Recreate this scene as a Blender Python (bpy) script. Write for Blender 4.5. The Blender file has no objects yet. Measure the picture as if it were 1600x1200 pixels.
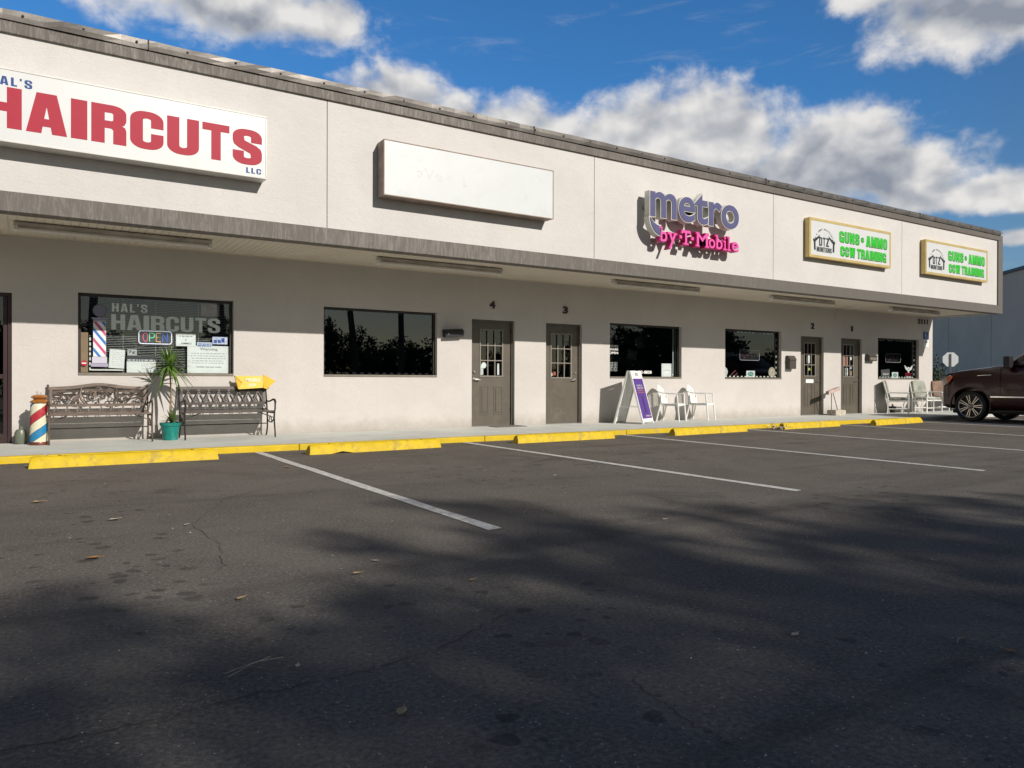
import bpy, bmesh, math, random
import numpy as np
from mathutils import Vector, Matrix
random.seed(7)
PI = math.pi
R = math.radians
SC = bpy.context.scene
COL = SC.collection

# ------------------------------------------------------------------ camera
cam = bpy.data.cameras.new('camera'); camo = bpy.data.objects.new('camera', cam); COL.objects.link(camo)
yaw, pit, rol = 0.5719, -0.0034, 0.0026
fw = Vector((math.sin(yaw), math.cos(yaw), 0)); rt = Vector((math.cos(yaw), -math.sin(yaw), 0)); up = Vector((0, 0, 1))
fw2 = fw * math.cos(pit) + up * math.sin(pit); up2 = up * math.cos(pit) - fw * math.sin(pit)
rt3 = rt * math.cos(rol) + up2 * math.sin(rol); up3 = up2 * math.cos(rol) - rt * math.sin(rol)
m = Matrix.Identity(4)
for i in range(3):
    m[i][0] = rt3[i]; m[i][1] = up3[i]; m[i][2] = -fw2[i]; m[i][3] = (0, -12.87, 0.979)[i]
camo.matrix_world = m
cam.sensor_width = 36; cam.lens = 26.54; cam.clip_start = 0.05; cam.clip_end = 2000
SC.camera = camo
SC.view_settings.view_transform = 'Standard'; SC.view_settings.look = 'None'
SC.view_settings.exposure = 0.0; SC.view_settings.gamma = 1.0
SC.cycles.max_bounces = 8; SC.cycles.transparent_max_bounces = 16
SC.cycles.sample_clamp_indirect = 4

# ------------------------------------------------------------------ sun
SUN = Vector((0.55, -1.97, 1.165)).normalized()
sl = bpy.data.lights.new('sun', 'SUN'); sl.energy = 4.7; sl.angle = R(0.55); sl.color = (1.0, 0.93, 0.84)
so = bpy.data.objects.new('sun', sl); COL.objects.link(so)
so.rotation_euler = SUN.to_track_quat('Z', 'Y').to_euler(); so.location = (5, -20, 20)

# ------------------------------------------------------------------ sky
class NT:
    """small helper for node trees"""
    def __init__(s, tree): s.t = tree; s.n = tree.nodes; s.l = tree.links
    def new(s, typ, **kw):
        n = s.n.new(typ)
        for k, v in kw.items():
            if k.startswith('i_'):
                key = k[2:]
                n.inputs[int(key) if key.isdigit() else key.replace('_', ' ')].default_value = v
            else: setattr(n, k, v)
        return n
    def link(s, a, b): s.l.new(a, b)
    def put(s, sock, v):
        if hasattr(v, 'is_output') or hasattr(v, 'links'): s.l.new(v, sock)
        else: sock.default_value = v
    def math(s, op, a, b=0.0, c=0.0, clamp=False):
        n = s.n.new('ShaderNodeMath'); n.operation = op; n.use_clamp = clamp
        s.put(n.inputs[0], a); s.put(n.inputs[1], b); s.put(n.inputs[2], c)
        return n.outputs[0]
    def mix(s, f, a, b, typ='MIX'):
        n = s.n.new('ShaderNodeMix'); n.data_type = 'RGBA'; n.blend_type = typ
        s.put(n.inputs[0], f); s.put(n.inputs[6], a); s.put(n.inputs[7], b)
        return n.outputs[2]
    def smooth(s, v, a, b, c=0.0, d=1.0):
        n = s.n.new('ShaderNodeMapRange'); n.interpolation_type = 'SMOOTHSTEP'
        s.put(n.inputs[0], v); s.put(n.inputs[1], a); s.put(n.inputs[2], b); s.put(n.inputs[3], c); s.put(n.inputs[4], d)
        return n.outputs[0]
    def noise(s, vec, scale, detail=4, rough=0.5, dist=0.0):
        n = s.n.new('ShaderNodeTexNoise'); n.inputs['Scale'].default_value = scale
        n.inputs['Detail'].default_value = detail; n.inputs['Roughness'].default_value = rough; n.inputs['Distortion'].default_value = dist
        if vec is not None: s.l.new(vec, n.inputs['Vector'])
        return n.outputs[0]

w = bpy.data.worlds.new('World'); SC.world = w; w.use_nodes = True
T = NT(w.node_tree)
for n in list(T.n): T.n.remove(n)
sky = T.new('ShaderNodeTexSky', sky_type='NISHITA', sun_disc=False, sun_elevation=math.asin(SUN.z), sun_rotation=math.atan2(SUN.x, SUN.y),
            air_density=1.0, dust_density=0.3, ozone_density=2.5)
tc = T.new('ShaderNodeTexCoord')
sep = T.new('ShaderNodeSeparateXYZ'); T.link(tc.outputs['Generated'], sep.inputs[0])
az = T.math('MULTIPLY', T.math('ARCTAN2', sep.outputs[0], sep.outputs[1]), 180 / PI)
el = T.math('MULTIPLY', T.math('ARCSINE', sep.outputs[2]), 180 / PI)
cv = T.new('ShaderNodeCombineXYZ'); T.link(az, cv.inputs[0]); T.link(T.math('MULTIPLY', el, 1.25), cv.inputs[1])
warp = T.noise(cv.outputs[0], 0.11, 3, 0.55)
warp2 = T.noise(cv.outputs[0], 0.19, 3, 0.55)
CL = [(11.1, 25.6, 11.0, 3.6), (-0.4, 24.3, 4.0, 1.2), (19.4, 24.9, 3.6, 2.2), (23.6, 19.7, 4.8, 2.9), (31.5, 17.8, 9.0, 3.2),
      (38.6, 17.0, 9.0, 3.8), (44.0, 17.5, 6.0, 4.2), (48.8, 17.2, 5.5, 3.9), (55.0, 15.2, 8.5, 3.7), (60.6, 13.6, 4.6, 3.3),
      (63.4, 22.6, 6.4, 3.2), (57.6, 25.2, 3.0, 1.7), (68.0, 22.4, 5.0, 3.0), (64.0, 12.0, 7.5, 1.5), (66.9, 11.2, 1.2, 0.8), (66.6, 9.0, 1.6, 0.7),
      (170, 9, 22, 3.5), (-150, 12, 22, 4), (135, 8, 18, 3), (-70, 16, 20, 5)]
dens = None
for (a, e, ra, re) in CL:
    dx = T.math('SUBTRACT', az, a)
    if abs(a) > 100:
        dx = T.math('WRAP', dx, 180.0, -180.0)
    dx = T.math('DIVIDE', dx, ra); dy = T.math('DIVIDE', T.math('SUBTRACT', el, e), re)
    # flat-ish bases: distances below the centre count more
    dy = T.math('MULTIPLY', dy, T.math('ADD', 1.0, T.math('MULTIPLY', T.math('LESS_THAN', dy, 0.0), 0.15)))
    d = T.math('SUBTRACT', 1.0, T.math('SQRT', T.math('ADD', T.math('MULTIPLY', dx, dx), T.math('MULTIPLY', dy, dy))))
    dens = d if dens is None else T.math('SMOOTH_MAX', dens, d, 0.25)
f1 = T.noise(cv.outputs[0], 0.20, 9, 0.55, 0.3)
f2 = T.noise(cv.outputs[0], 0.62, 8, 0.57, 0.2)
s1 = T.noise(cv.outputs[0], 0.20, 2, 0.45, 0.3)
s2 = T.noise(cv.outputs[0], 0.62, 3, 0.45, 0.2)
field = T.math('ADD', dens, T.math('ADD', T.math('MULTIPLY', T.math('SUBTRACT', f1, 0.5), 1.7), T.math('MULTIPLY', T.math('SUBTRACT', f2, 0.5), 0.55)))
alpha = T.smooth(field, -0.10, 0.50)
# wisps of high thin cloud
mpw = T.new('ShaderNodeMapping'); T.link(cv.outputs[0], mpw.inputs[0]); mpw.inputs['Scale'].default_value = (0.07, 0.30, 1); mpw.inputs['Rotation'].default_value = (0, 0, R(-18))
wn = T.noise(mpw.outputs[0], 1.6, 8, 0.65, 0.6)
wisp = T.math('MULTIPLY', T.smooth(wn, 0.55, 0.80), 0.28)
# the upper side of every cloud catches the light, the thick lower middle is grey
cv2 = T.new('ShaderNodeCombineXYZ'); T.link(T.math('ADD', az, -0.6), cv2.inputs[0]); T.link(T.math('MULTIPLY', T.math('ADD', el, 1.1), 1.25), cv2.inputs[1])
g1 = T.noise(cv2.outputs[0], 0.20, 2, 0.45, 0.3)
g2 = T.noise(cv2.outputs[0], 0.62, 3, 0.45, 0.2)
slope = T.math('ADD', T.math('MULTIPLY', T.math('SUBTRACT', s1, g1), 2.0), T.math('MULTIPLY', T.math('SUBTRACT', s2, g2), 0.65))
core = T.smooth(field, 0.10, 0.70)
gm = None
for (a, e, ra, re) in [(54.0, 13.6, 9.0, 2.6), (66.0, 23.6, 6.5, 3.0), (43.0, 14.4, 6.0, 2.2), (12.0, 23.3, 8.0, 1.8), (31.0, 15.8, 7.0, 2.0), (19.0, 22.5, 3.0, 1.5)]:
    dx = T.math('DIVIDE', T.math('SUBTRACT', az, a), ra); dy = T.math('DIVIDE', T.math('SUBTRACT', el, e), re)
    d = T.math('SUBTRACT', 1.15, T.math('SQRT', T.math('ADD', T.math('MULTIPLY', dx, dx), T.math('MULTIPLY', dy, dy))))
    gm = d if gm is None else T.math('SMOOTH_MAX', gm, d, 0.25)
lowmid = T.smooth(T.math('ADD', gm, T.math('MULTIPLY', T.math('SUBTRACT', T.noise(cv.outputs[0], 0.3, 4, 0.5), 0.5), 1.4)), 0.0, 0.75)
shade = T.math('ADD', T.math('SUBTRACT', 0.84, T.math('MULTIPLY', core, T.math('ADD', 0.10, T.math('MULTIPLY', lowmid, 0.72)))), slope, clamp=True)
ramp = T.new('ShaderNodeValToRGB'); T.link(shade, ramp.inputs[0])
ramp.color_ramp.elements[0].position = 0.0; ramp.color_ramp.elements[0].color = (0.31, 0.345, 0.42, 1)
ramp.color_ramp.elements[1].position = 1.0; ramp.color_ramp.elements[1].color = (0.93, 0.91, 0.89, 1)
e_ = ramp.color_ramp.elements.new(0.5); e_.color = (0.56, 0.58, 0.62, 1)
cl10 = T.mix(1.0, ramp.outputs[0], (9, 9, 9, 1), 'MULTIPLY')
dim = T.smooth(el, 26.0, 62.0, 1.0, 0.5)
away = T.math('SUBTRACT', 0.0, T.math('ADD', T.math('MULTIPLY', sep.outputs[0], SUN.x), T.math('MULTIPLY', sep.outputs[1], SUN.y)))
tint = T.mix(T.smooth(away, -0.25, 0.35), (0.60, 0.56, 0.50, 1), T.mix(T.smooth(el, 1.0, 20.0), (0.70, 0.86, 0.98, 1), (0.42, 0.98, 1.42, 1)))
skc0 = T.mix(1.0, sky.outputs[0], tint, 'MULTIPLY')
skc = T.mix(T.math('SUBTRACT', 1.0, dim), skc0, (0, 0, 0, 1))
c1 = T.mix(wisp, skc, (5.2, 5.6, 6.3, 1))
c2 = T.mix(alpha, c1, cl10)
# below the horizon: plain
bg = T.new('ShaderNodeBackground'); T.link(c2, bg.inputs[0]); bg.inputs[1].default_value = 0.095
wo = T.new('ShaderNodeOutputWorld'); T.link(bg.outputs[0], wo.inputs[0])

# ------------------------------------------------------------------ materials
MATS = {}
def lin(r, g, b):
    f = lambda c: (c / 255 / 12.92) if c / 255 <= 0.04045 else ((c / 255 + 0.055) / 1.055) ** 2.4
    return (f(r), f(g), f(b))
def mat(name, col, rough=0.6, metal=0.0, var=0.0, vs=6.0, bump=0.0, bs=80.0, spec=0.5, stretch=(1, 1, 1), coat=0.0, emis=0.0, dirt=None, ds=2.0, da=0.5, rvar=0.0, world=False):
    if name in MATS: return MATS[name]
    mt = bpy.data.materials.new(name); mt.use_nodes = True
    N = NT(mt.node_tree); b = N.n['Principled BSDF']
    b.inputs['Roughness'].default_value = rough; b.inputs['Metallic'].default_value = metal
    b.inputs['Specular IOR Level'].default_value = spec; b.inputs['Coat Weight'].default_value = coat
    b.inputs['Base Color'].default_value = (*col, 1)
    if world: src = N.new('ShaderNodeNewGeometry').outputs['Position']
    else: src = N.new('ShaderNodeTexCoord').outputs['Object']
    mp = N.new('ShaderNodeMapping'); N.link(src, mp.inputs[0]); mp.inputs['Scale'].default_value = stretch
    v = mp.outputs[0]
    c = (*col, 1)
    if var > 0:
        n1 = N.noise(v, vs, 5, 0.6)
        lo = tuple(x * (1 - var) for x in col) + (1,); hi = tuple(min(1, x * (1 + var)) for x in col) + (1,)
        c = N.mix(N.smooth(n1, 0.3, 0.7), lo, hi)
    if dirt is not None:
        n2 = N.noise(v, ds, 7, 0.65, 0.4)
        c = N.mix(N.smooth(n2, 0.5, 0.75, 0, da), c, (*dirt, 1))
    if var > 0 or dirt is not None: N.link(c, b.inputs['Base Color'])
    if rvar > 0:
        N.link(N.smooth(N.noise(v, vs * 1.7, 4, 0.6), 0.3, 0.7, max(0.02, rough - rvar), rough + rvar), b.inputs['Roughness'])
    if bump > 0:
        bn = N.new('ShaderNodeBump'); bn.inputs['Strength'].default_value = bump; bn.inputs['Distance'].default_value = 0.01
        N.link(N.noise(v, bs, 6, 0.65), bn.inputs['Height']); N.link(bn.outputs[0], b.inputs['Normal'])
    if emis > 0:
        b.inputs['Emission Color'].default_value = (*col, 1); b.inputs['Emission Strength'].default_value = emis
    MATS[name] = mt
    return mt

def glass_mat(name, tint, rmin=0.05, film=0.0):
    mt = bpy.data.materials.new(name); mt.use_nodes = True; N = NT(mt.node_tree)
    for n in list(N.n): N.n.remove(n)
    tr = N.new('ShaderNodeBsdfTransparent'); tr.inputs[0].default_value = (*tint, 1)
    gl = N.new('ShaderNodeBsdfGlossy'); gl.inputs['Roughness'].default_value = 0.0; gl.inputs[0].default_value = (0.95, 0.98, 1, 1)
    fr = N.new('ShaderNodeFresnel'); fr.inputs[0].default_value = 1.5
    f = N.math('ADD', fr.outputs[0], rmin, clamp=True)
    mx = N.new('ShaderNodeMixShader'); N.link(f, mx.inputs[0]); N.link(tr.outputs[0], mx.inputs[1]); N.link(gl.outputs[0], mx.inputs[2])
    o = N.new('ShaderNodeOutputMaterial'); N.link(mx.outputs[0], o.inputs[0])
    return mt

# stucco with sand texture, faint blotches and rain streaks
def stucco(name, col):
    mt = bpy.data.materials.new(name); mt.use_nodes = True; N = NT(mt.node_tree); b = N.n['Principled BSDF']
    pos = N.new('ShaderNodeTexCoord').outputs['Object']
    b.inputs['Roughness'].default_value = 0.85; b.inputs['Specular IOR Level'].default_value = 0.2
    n1 = N.noise(pos, 0.9, 6, 0.6, 0.5); n2 = N.noise(pos, 9, 6, 0.7)
    mp = N.new('ShaderNodeMapping'); N.link(pos, mp.inputs[0]); mp.inputs['Scale'].default_value = (5.0, 5.0, 0.35)
    n3 = N.noise(mp.outputs[0], 1.0, 5, 0.6)
    c = N.mix(N.smooth(n1, 0.3, 0.7), tuple(x * 0.95 for x in col) + (1,), tuple(x * 1.03 for x in col) + (1,))
    c = N.mix(N.smooth(n2, 0.45, 0.75, 0, 0.35), c, tuple(x * y for x, y in zip(col, (0.94, 0.90, 0.86))) + (1,))
    c = N.mix(N.smooth(n3, 0.55, 0.8, 0, 0.28), c, tuple(x * 0.84 for x in col) + (1,))
    sz = N.new('ShaderNodeSeparateXYZ'); N.link(pos, sz.inputs[0])
    foot = N.smooth(N.math('ADD', sz.outputs[2], N.math('MULTIPLY', N.noise(pos, 5, 5, 0.65), -0.35)), -0.14, 0.22, 0.55, 0.0)
    c = N.mix(foot, c, (0.27, 0.24, 0.20, 1))
    c = N.mix(N.smooth(N.noise(pos, 2.3, 7, 0.7, 0.8), 0.60, 0.74, 0, 0.30), c, tuple(x * 0.80 for x in col) + (1,))
    N.link(c, b.inputs['Base Color'])
    bn = N.new('ShaderNodeBump'); bn.inputs['Strength'].default_value = 0.6; bn.inputs['Distance'].default_value = 0.012
    mp2 = N.new('ShaderNodeMapping'); N.link(pos, mp2.inputs[0]); mp2.inputs['Scale'].default_value = (1.0, 1.0, 1.6)
    h = N.math('ADD', N.noise(mp2.outputs[0], 22, 8, 0.72, 0.6), N.math('MULTIPLY', N.noise(mp2.outputs[0], 4, 3, 0.5), 0.8))
    N.link(h, bn.inputs['Height']); N.link(bn.outputs[0], b.inputs['Normal'])
    return mt
M_WALL = stucco('stucco_wall', (0.545, 0.520, 0.495))
M_FASC = stucco('stucco_fascia', (0.600, 0.585, 0.570))
# weathered grey fascia boards: painted, streaked and silvered
def band_mat(name, col, light):
    mt = bpy.data.materials.new(name); mt.use_nodes = True; N = NT(mt.node_tree); b = N.n['Principled BSDF']
    pos = N.new('ShaderNodeTexCoord').outputs['Object']
    b.inputs['Roughness'].default_value = 0.7
    mp = N.new('ShaderNodeMapping'); N.link(pos, mp.inputs[0]); mp.inputs['Scale'].default_value = (14.0, 1.0, 2.2)
    n1 = N.noise(mp.outputs[0], 1.2, 8, 0.75, 1.2)
    n0 = N.noise(pos, 0.35, 3, 0.6)
    sx = N.new('ShaderNodeSeparateXYZ'); N.link(pos, sx.inputs[0])
    age = N.smooth(sx.outputs[0], 5.0, 17.0, 0.6, 0.12)   # the older boards at the left end have weathered most
    c = N.mix(N.math('MULTIPLY', age, N.smooth(N.math('ADD', n1, N.math('MULTIPLY', N.math('SUBTRACT', n0, 0.5), 0.3)), 0.42, 0.68)), (*col, 1), (*light, 1))
    mp3 = N.new('ShaderNodeMapping'); N.link(pos, mp3.inputs[0]); mp3.inputs['Scale'].default_value = (40.0, 1.0, 6)
    n3 = N.noise(mp3.outputs[0], 1.0, 6, 0.7)
    c = N.mix(N.smooth(n3, 0.55, 0.72, 0, 0.5), c, tuple(x * 0.6 for x in col) + (1,))
    N.link(c, b.inputs['Base Color'])
    bn = N.new('ShaderNodeBump'); bn.inputs['Strength'].default_value = 0.4; bn.inputs['Distance'].default_value = 0.01
    N.link(n1, bn.inputs['Height']); N.link(bn.outputs[0], b.inputs['Normal'])
    return mt
M_BAND = band_mat('weathered_fascia_board', (0.118, 0.108, 0.096), (0.270, 0.250, 0.228))
M_BANDT = band_mat('weathered_top_board', (0.115, 0.102, 0.090), (0.32, 0.30, 0.275))
M_COPE = mat('coping_metal', (0.125, 0.115, 0.105), 0.42, 0.35, var=0.2, vs=2.5, bump=0.5, bs=3.0)
M_SOFFIT = mat('soffit_vinyl', (0.72, 0.65, 0.54), 0.6, var=0.06, vs=1.5)
M_BRONZE = mat('dark_bronze', (0.030, 0.024, 0.020), 0.4, 0.3, var=0.2)
M_BRONZE2 = mat('bronze_sill', (0.19, 0.165, 0.135), 0.5, 0.1, var=0.15)
M_DOOR = mat('door_paint', (0.098, 0.085, 0.066), 0.45, 0, var=0.08, vs=3, bump=0.08, bs=30, dirt=(0.2, 0.17, 0.14), ds=5, da=0.3)
M_GLASS = glass_mat('shop_glass', (0.86, 0.90, 0.89), 0.045)
M_TINT = glass_mat('tinted_glass', (0.16, 0.17, 0.18), 0.06)
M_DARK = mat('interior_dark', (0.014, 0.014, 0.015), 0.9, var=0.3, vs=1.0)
M_WHITE = mat('white_paint', (0.78, 0.78, 0.76), 0.45, var=0.04)
M_PLASTIC = mat('white_plastic', (0.80, 0.80, 0.78), 0.38, var=0.04, vs=9, dirt=(0.55, 0.53, 0.48), ds=6, da=0.35)
M_STEEL = mat('brushed_metal', (0.62, 0.60, 0.57), 0.28, 1.0)
M_BLACK = mat('black_paint', (0.012, 0.012, 0.013), 0.4)
M_YEL = mat('yellow_traffic_paint', (0.60, 0.42, 0.004), 0.65, var=0.10, vs=3.0, bump=0.5, bs=45, dirt=(0.42, 0.32, 0.11), ds=4.5, da=0.7)
M_CONC = mat('sidewalk_paint', (0.56, 0.575, 0.545), 0.75, var=0.08, vs=1.3, bump=0.25, bs=60, dirt=(0.42, 0.42, 0.39), ds=1.1, da=0.5)
M_LINE = mat('road_marking_paint', (0.56, 0.55, 0.52), 0.75, var=0.16, vs=12, bump=0.3, bs=90, dirt=(0.15, 0.14, 0.13), ds=14, da=0.9)

# asphalt
def asphalt():
    mt = bpy.data.materials.new('asphalt'); mt.use_nodes = True; N = NT(mt.node_tree); b = N.n['Principled BSDF']
    pos = N.new('ShaderNodeTexCoord').outputs['Object']
    b.inputs['Specular IOR Level'].default_value = 0.12
    n1 = N.noise(pos, 0.22, 6, 0.6, 0.5); n2 = N.noise(pos, 1.3, 7, 0.65, 0.3); n3 = N.noise(pos, 52, 4, 0.75); n3b = N.noise(pos, 260, 2, 0.6)
    c = N.mix(N.smooth(n1, 0.3, 0.7), (0.135, 0.120, 0.105, 1), (0.168, 0.151, 0.133, 1))
    c = N.mix(N.smooth(n2, 0.40, 0.72, 0, 0.6), c, (0.088, 0.078, 0.069, 1))
    c = N.mix(N.smooth(n3, 0.45, 0.72, 0, 0.9), c, (0.24, 0.22, 0.195, 1))
    c = N.mix(N.smooth(n3, 0.50, 0.30, 0, 0.7), c, (0.060, 0.054, 0.048, 1))
    c = N.mix(N.smooth(n3b, 0.50, 0.62, 0, 0.55), c, (0.050, 0.045, 0.040, 1))
    # pale stones in the mix
    vo = N.new('ShaderNodeTexVoronoi'); vo.inputs['Scale'].default_value = 55; N.link(pos, vo.inputs['Vector'])
    sepc = N.new('ShaderNodeSeparateColor'); N.link(vo.outputs['Color'], sepc.inputs[0])
    pick = N.math('MULTIPLY', N.math('GREATER_THAN', sepc.outputs[0], 0.90), N.smooth(vo.outputs['Distance'], 0.12, 0.26, 1, 0))
    c = N.mix(N.math('MULTIPLY', pick, 0.8), c, (0.46, 0.44, 0.41, 1))
    vo3 = N.new('ShaderNodeTexVoronoi'); vo3.inputs['Scale'].default_value = 14; N.link(pos, vo3.inputs['Vector'])
    sepe = N.new('ShaderNodeSeparateColor'); N.link(vo3.outputs['Color'], sepe.inputs[0])
    pick3 = N.math('MULTIPLY', N.math('GREATER_THAN', sepe.outputs[1], 0.955), N.smooth(vo3.outputs['Distance'], 0.06, 0.10, 1, 0))
    c = N.mix(N.math('MULTIPLY', pick3, 0.85), c, (0.50, 0.47, 0.42, 1))
    # drips of oil: dark round spots that gather where the cars stand
    mp = N.new('ShaderNodeMapping'); N.link(pos, mp.inputs[0]); mp.inputs['Scale'].default_value = (1, 1, 1)
    ad = N.new('ShaderNodeVectorMath'); ad.operation = 'ADD'; nz = N.new('ShaderNodeTexNoise'); nz.inputs['Scale'].default_value = 7; N.link(pos, nz.inputs['Vector'])
    sc_ = N.new('ShaderNodeVectorMath'); sc_.operation = 'SCALE'; sc_.inputs['Scale'].default_value = 0.12; N.link(nz.outputs['Color'], sc_.inputs[0])
    N.link(pos, ad.inputs[0]); N.link(sc_.outputs[0], ad.inputs[1])
    vo2 = N.new('ShaderNodeTexVoronoi'); vo2.inputs['Scale'].default_value = 8.5; N.link(ad.outputs[0], vo2.inputs['Vector'])
    sepd = N.new('ShaderNodeSeparateColor'); N.link(vo2.outputs['Color'], sepd.inputs[0])
    rad = N.math('MULTIPLY', sepd.outputs[1], 0.42)
    spot = N.smooth(N.math('SUBTRACT', vo2.outputs['Distance'], rad), -0.05, 0.04, 1, 0)
    dens_ = N.smooth(N.noise(pos, 0.42, 4, 0.6, 0.6), 0.50, 0.64)
    sp_ = N.new('ShaderNodeSeparateXYZ'); N.link(pos, sp_.inputs[0])
    # oil has dripped most where engines stand: bands along the bays
    for (cx_, cy_, rx_, ry_) in [(0.45, -6.8, 0.38, 3.4), (1.35, -11.25, 0.35, 0.45), (4.1, -6.0, 0.45, 1.6), (7.2, -5.2, 0.7, 1.4), (6.0, -8.9, 1.5, 0.35), (10.5, -5.5, 0.6, 1.2), (14.2, -5.2, 0.6, 1.2)]:
        ex = N.math('DIVIDE', N.math('SUBTRACT', sp_.outputs[0], cx_), rx_); ey = N.math('DIVIDE', N.math('SUBTRACT', sp_.outputs[1], cy_), ry_)
        dens_ = N.math('MAXIMUM', dens_, N.smooth(N.math('ADD', N.math('MULTIPLY', ex, ex), N.math('MULTIPLY', ey, ey)), 0.5, 1.5, 0.95, 0))
    spot = N.math('MULTIPLY', N.math('MULTIPLY', spot, N.math('GREATER_THAN', sepd.outputs[0], 0.45)), dens_)
    c = N.mix(N.math('MULTIPLY', spot, 0.58), c, (0.030, 0.028, 0.027, 1))
    # broad worn and oily patches, and faint wheel tracks running along the aisle
    n4 = N.noise(pos, 0.75, 5, 0.62, 0.9)
    c = N.mix(N.smooth(n4, 0.60, 0.72, 0, 0.5), c, (0.045, 0.041, 0.038, 1))
    mpt = N.new('ShaderNodeMapping'); N.link(pos, mpt.inputs[0]); mpt.inputs['Scale'].default_value = (0.10, 1.5, 1)
    n5 = N.noise(mpt.outputs[0], 1.0, 6, 0.65, 0.5)
    c = N.mix(N.smooth(n5, 0.52, 0.66, 0, 0.34), c, (0.055, 0.050, 0.046, 1))
    c = N.mix(N.smooth(N.noise(pos, 2.6, 6, 0.6, 0.6), 0.58, 0.70, 0, 0.22), c, (0.20, 0.18, 0.155, 1))
    N.link(c, b.inputs['Base Color'])
    N.link(N.smooth(n2, 0.3, 0.7, 0.80, 0.95), b.inputs['Roughness'])
    bn = N.new('ShaderNodeBump'); bn.inputs['Strength'].default_value = 0.55; bn.inputs['Distance'].default_value = 0.006
    N.link(N.math('ADD', n3, N.math('MULTIPLY', n3b, 0.7)), bn.inputs['Height']); N.link(bn.outputs[0], b.inputs['Normal'])
    return mt
M_ASPH = asphalt()

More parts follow.
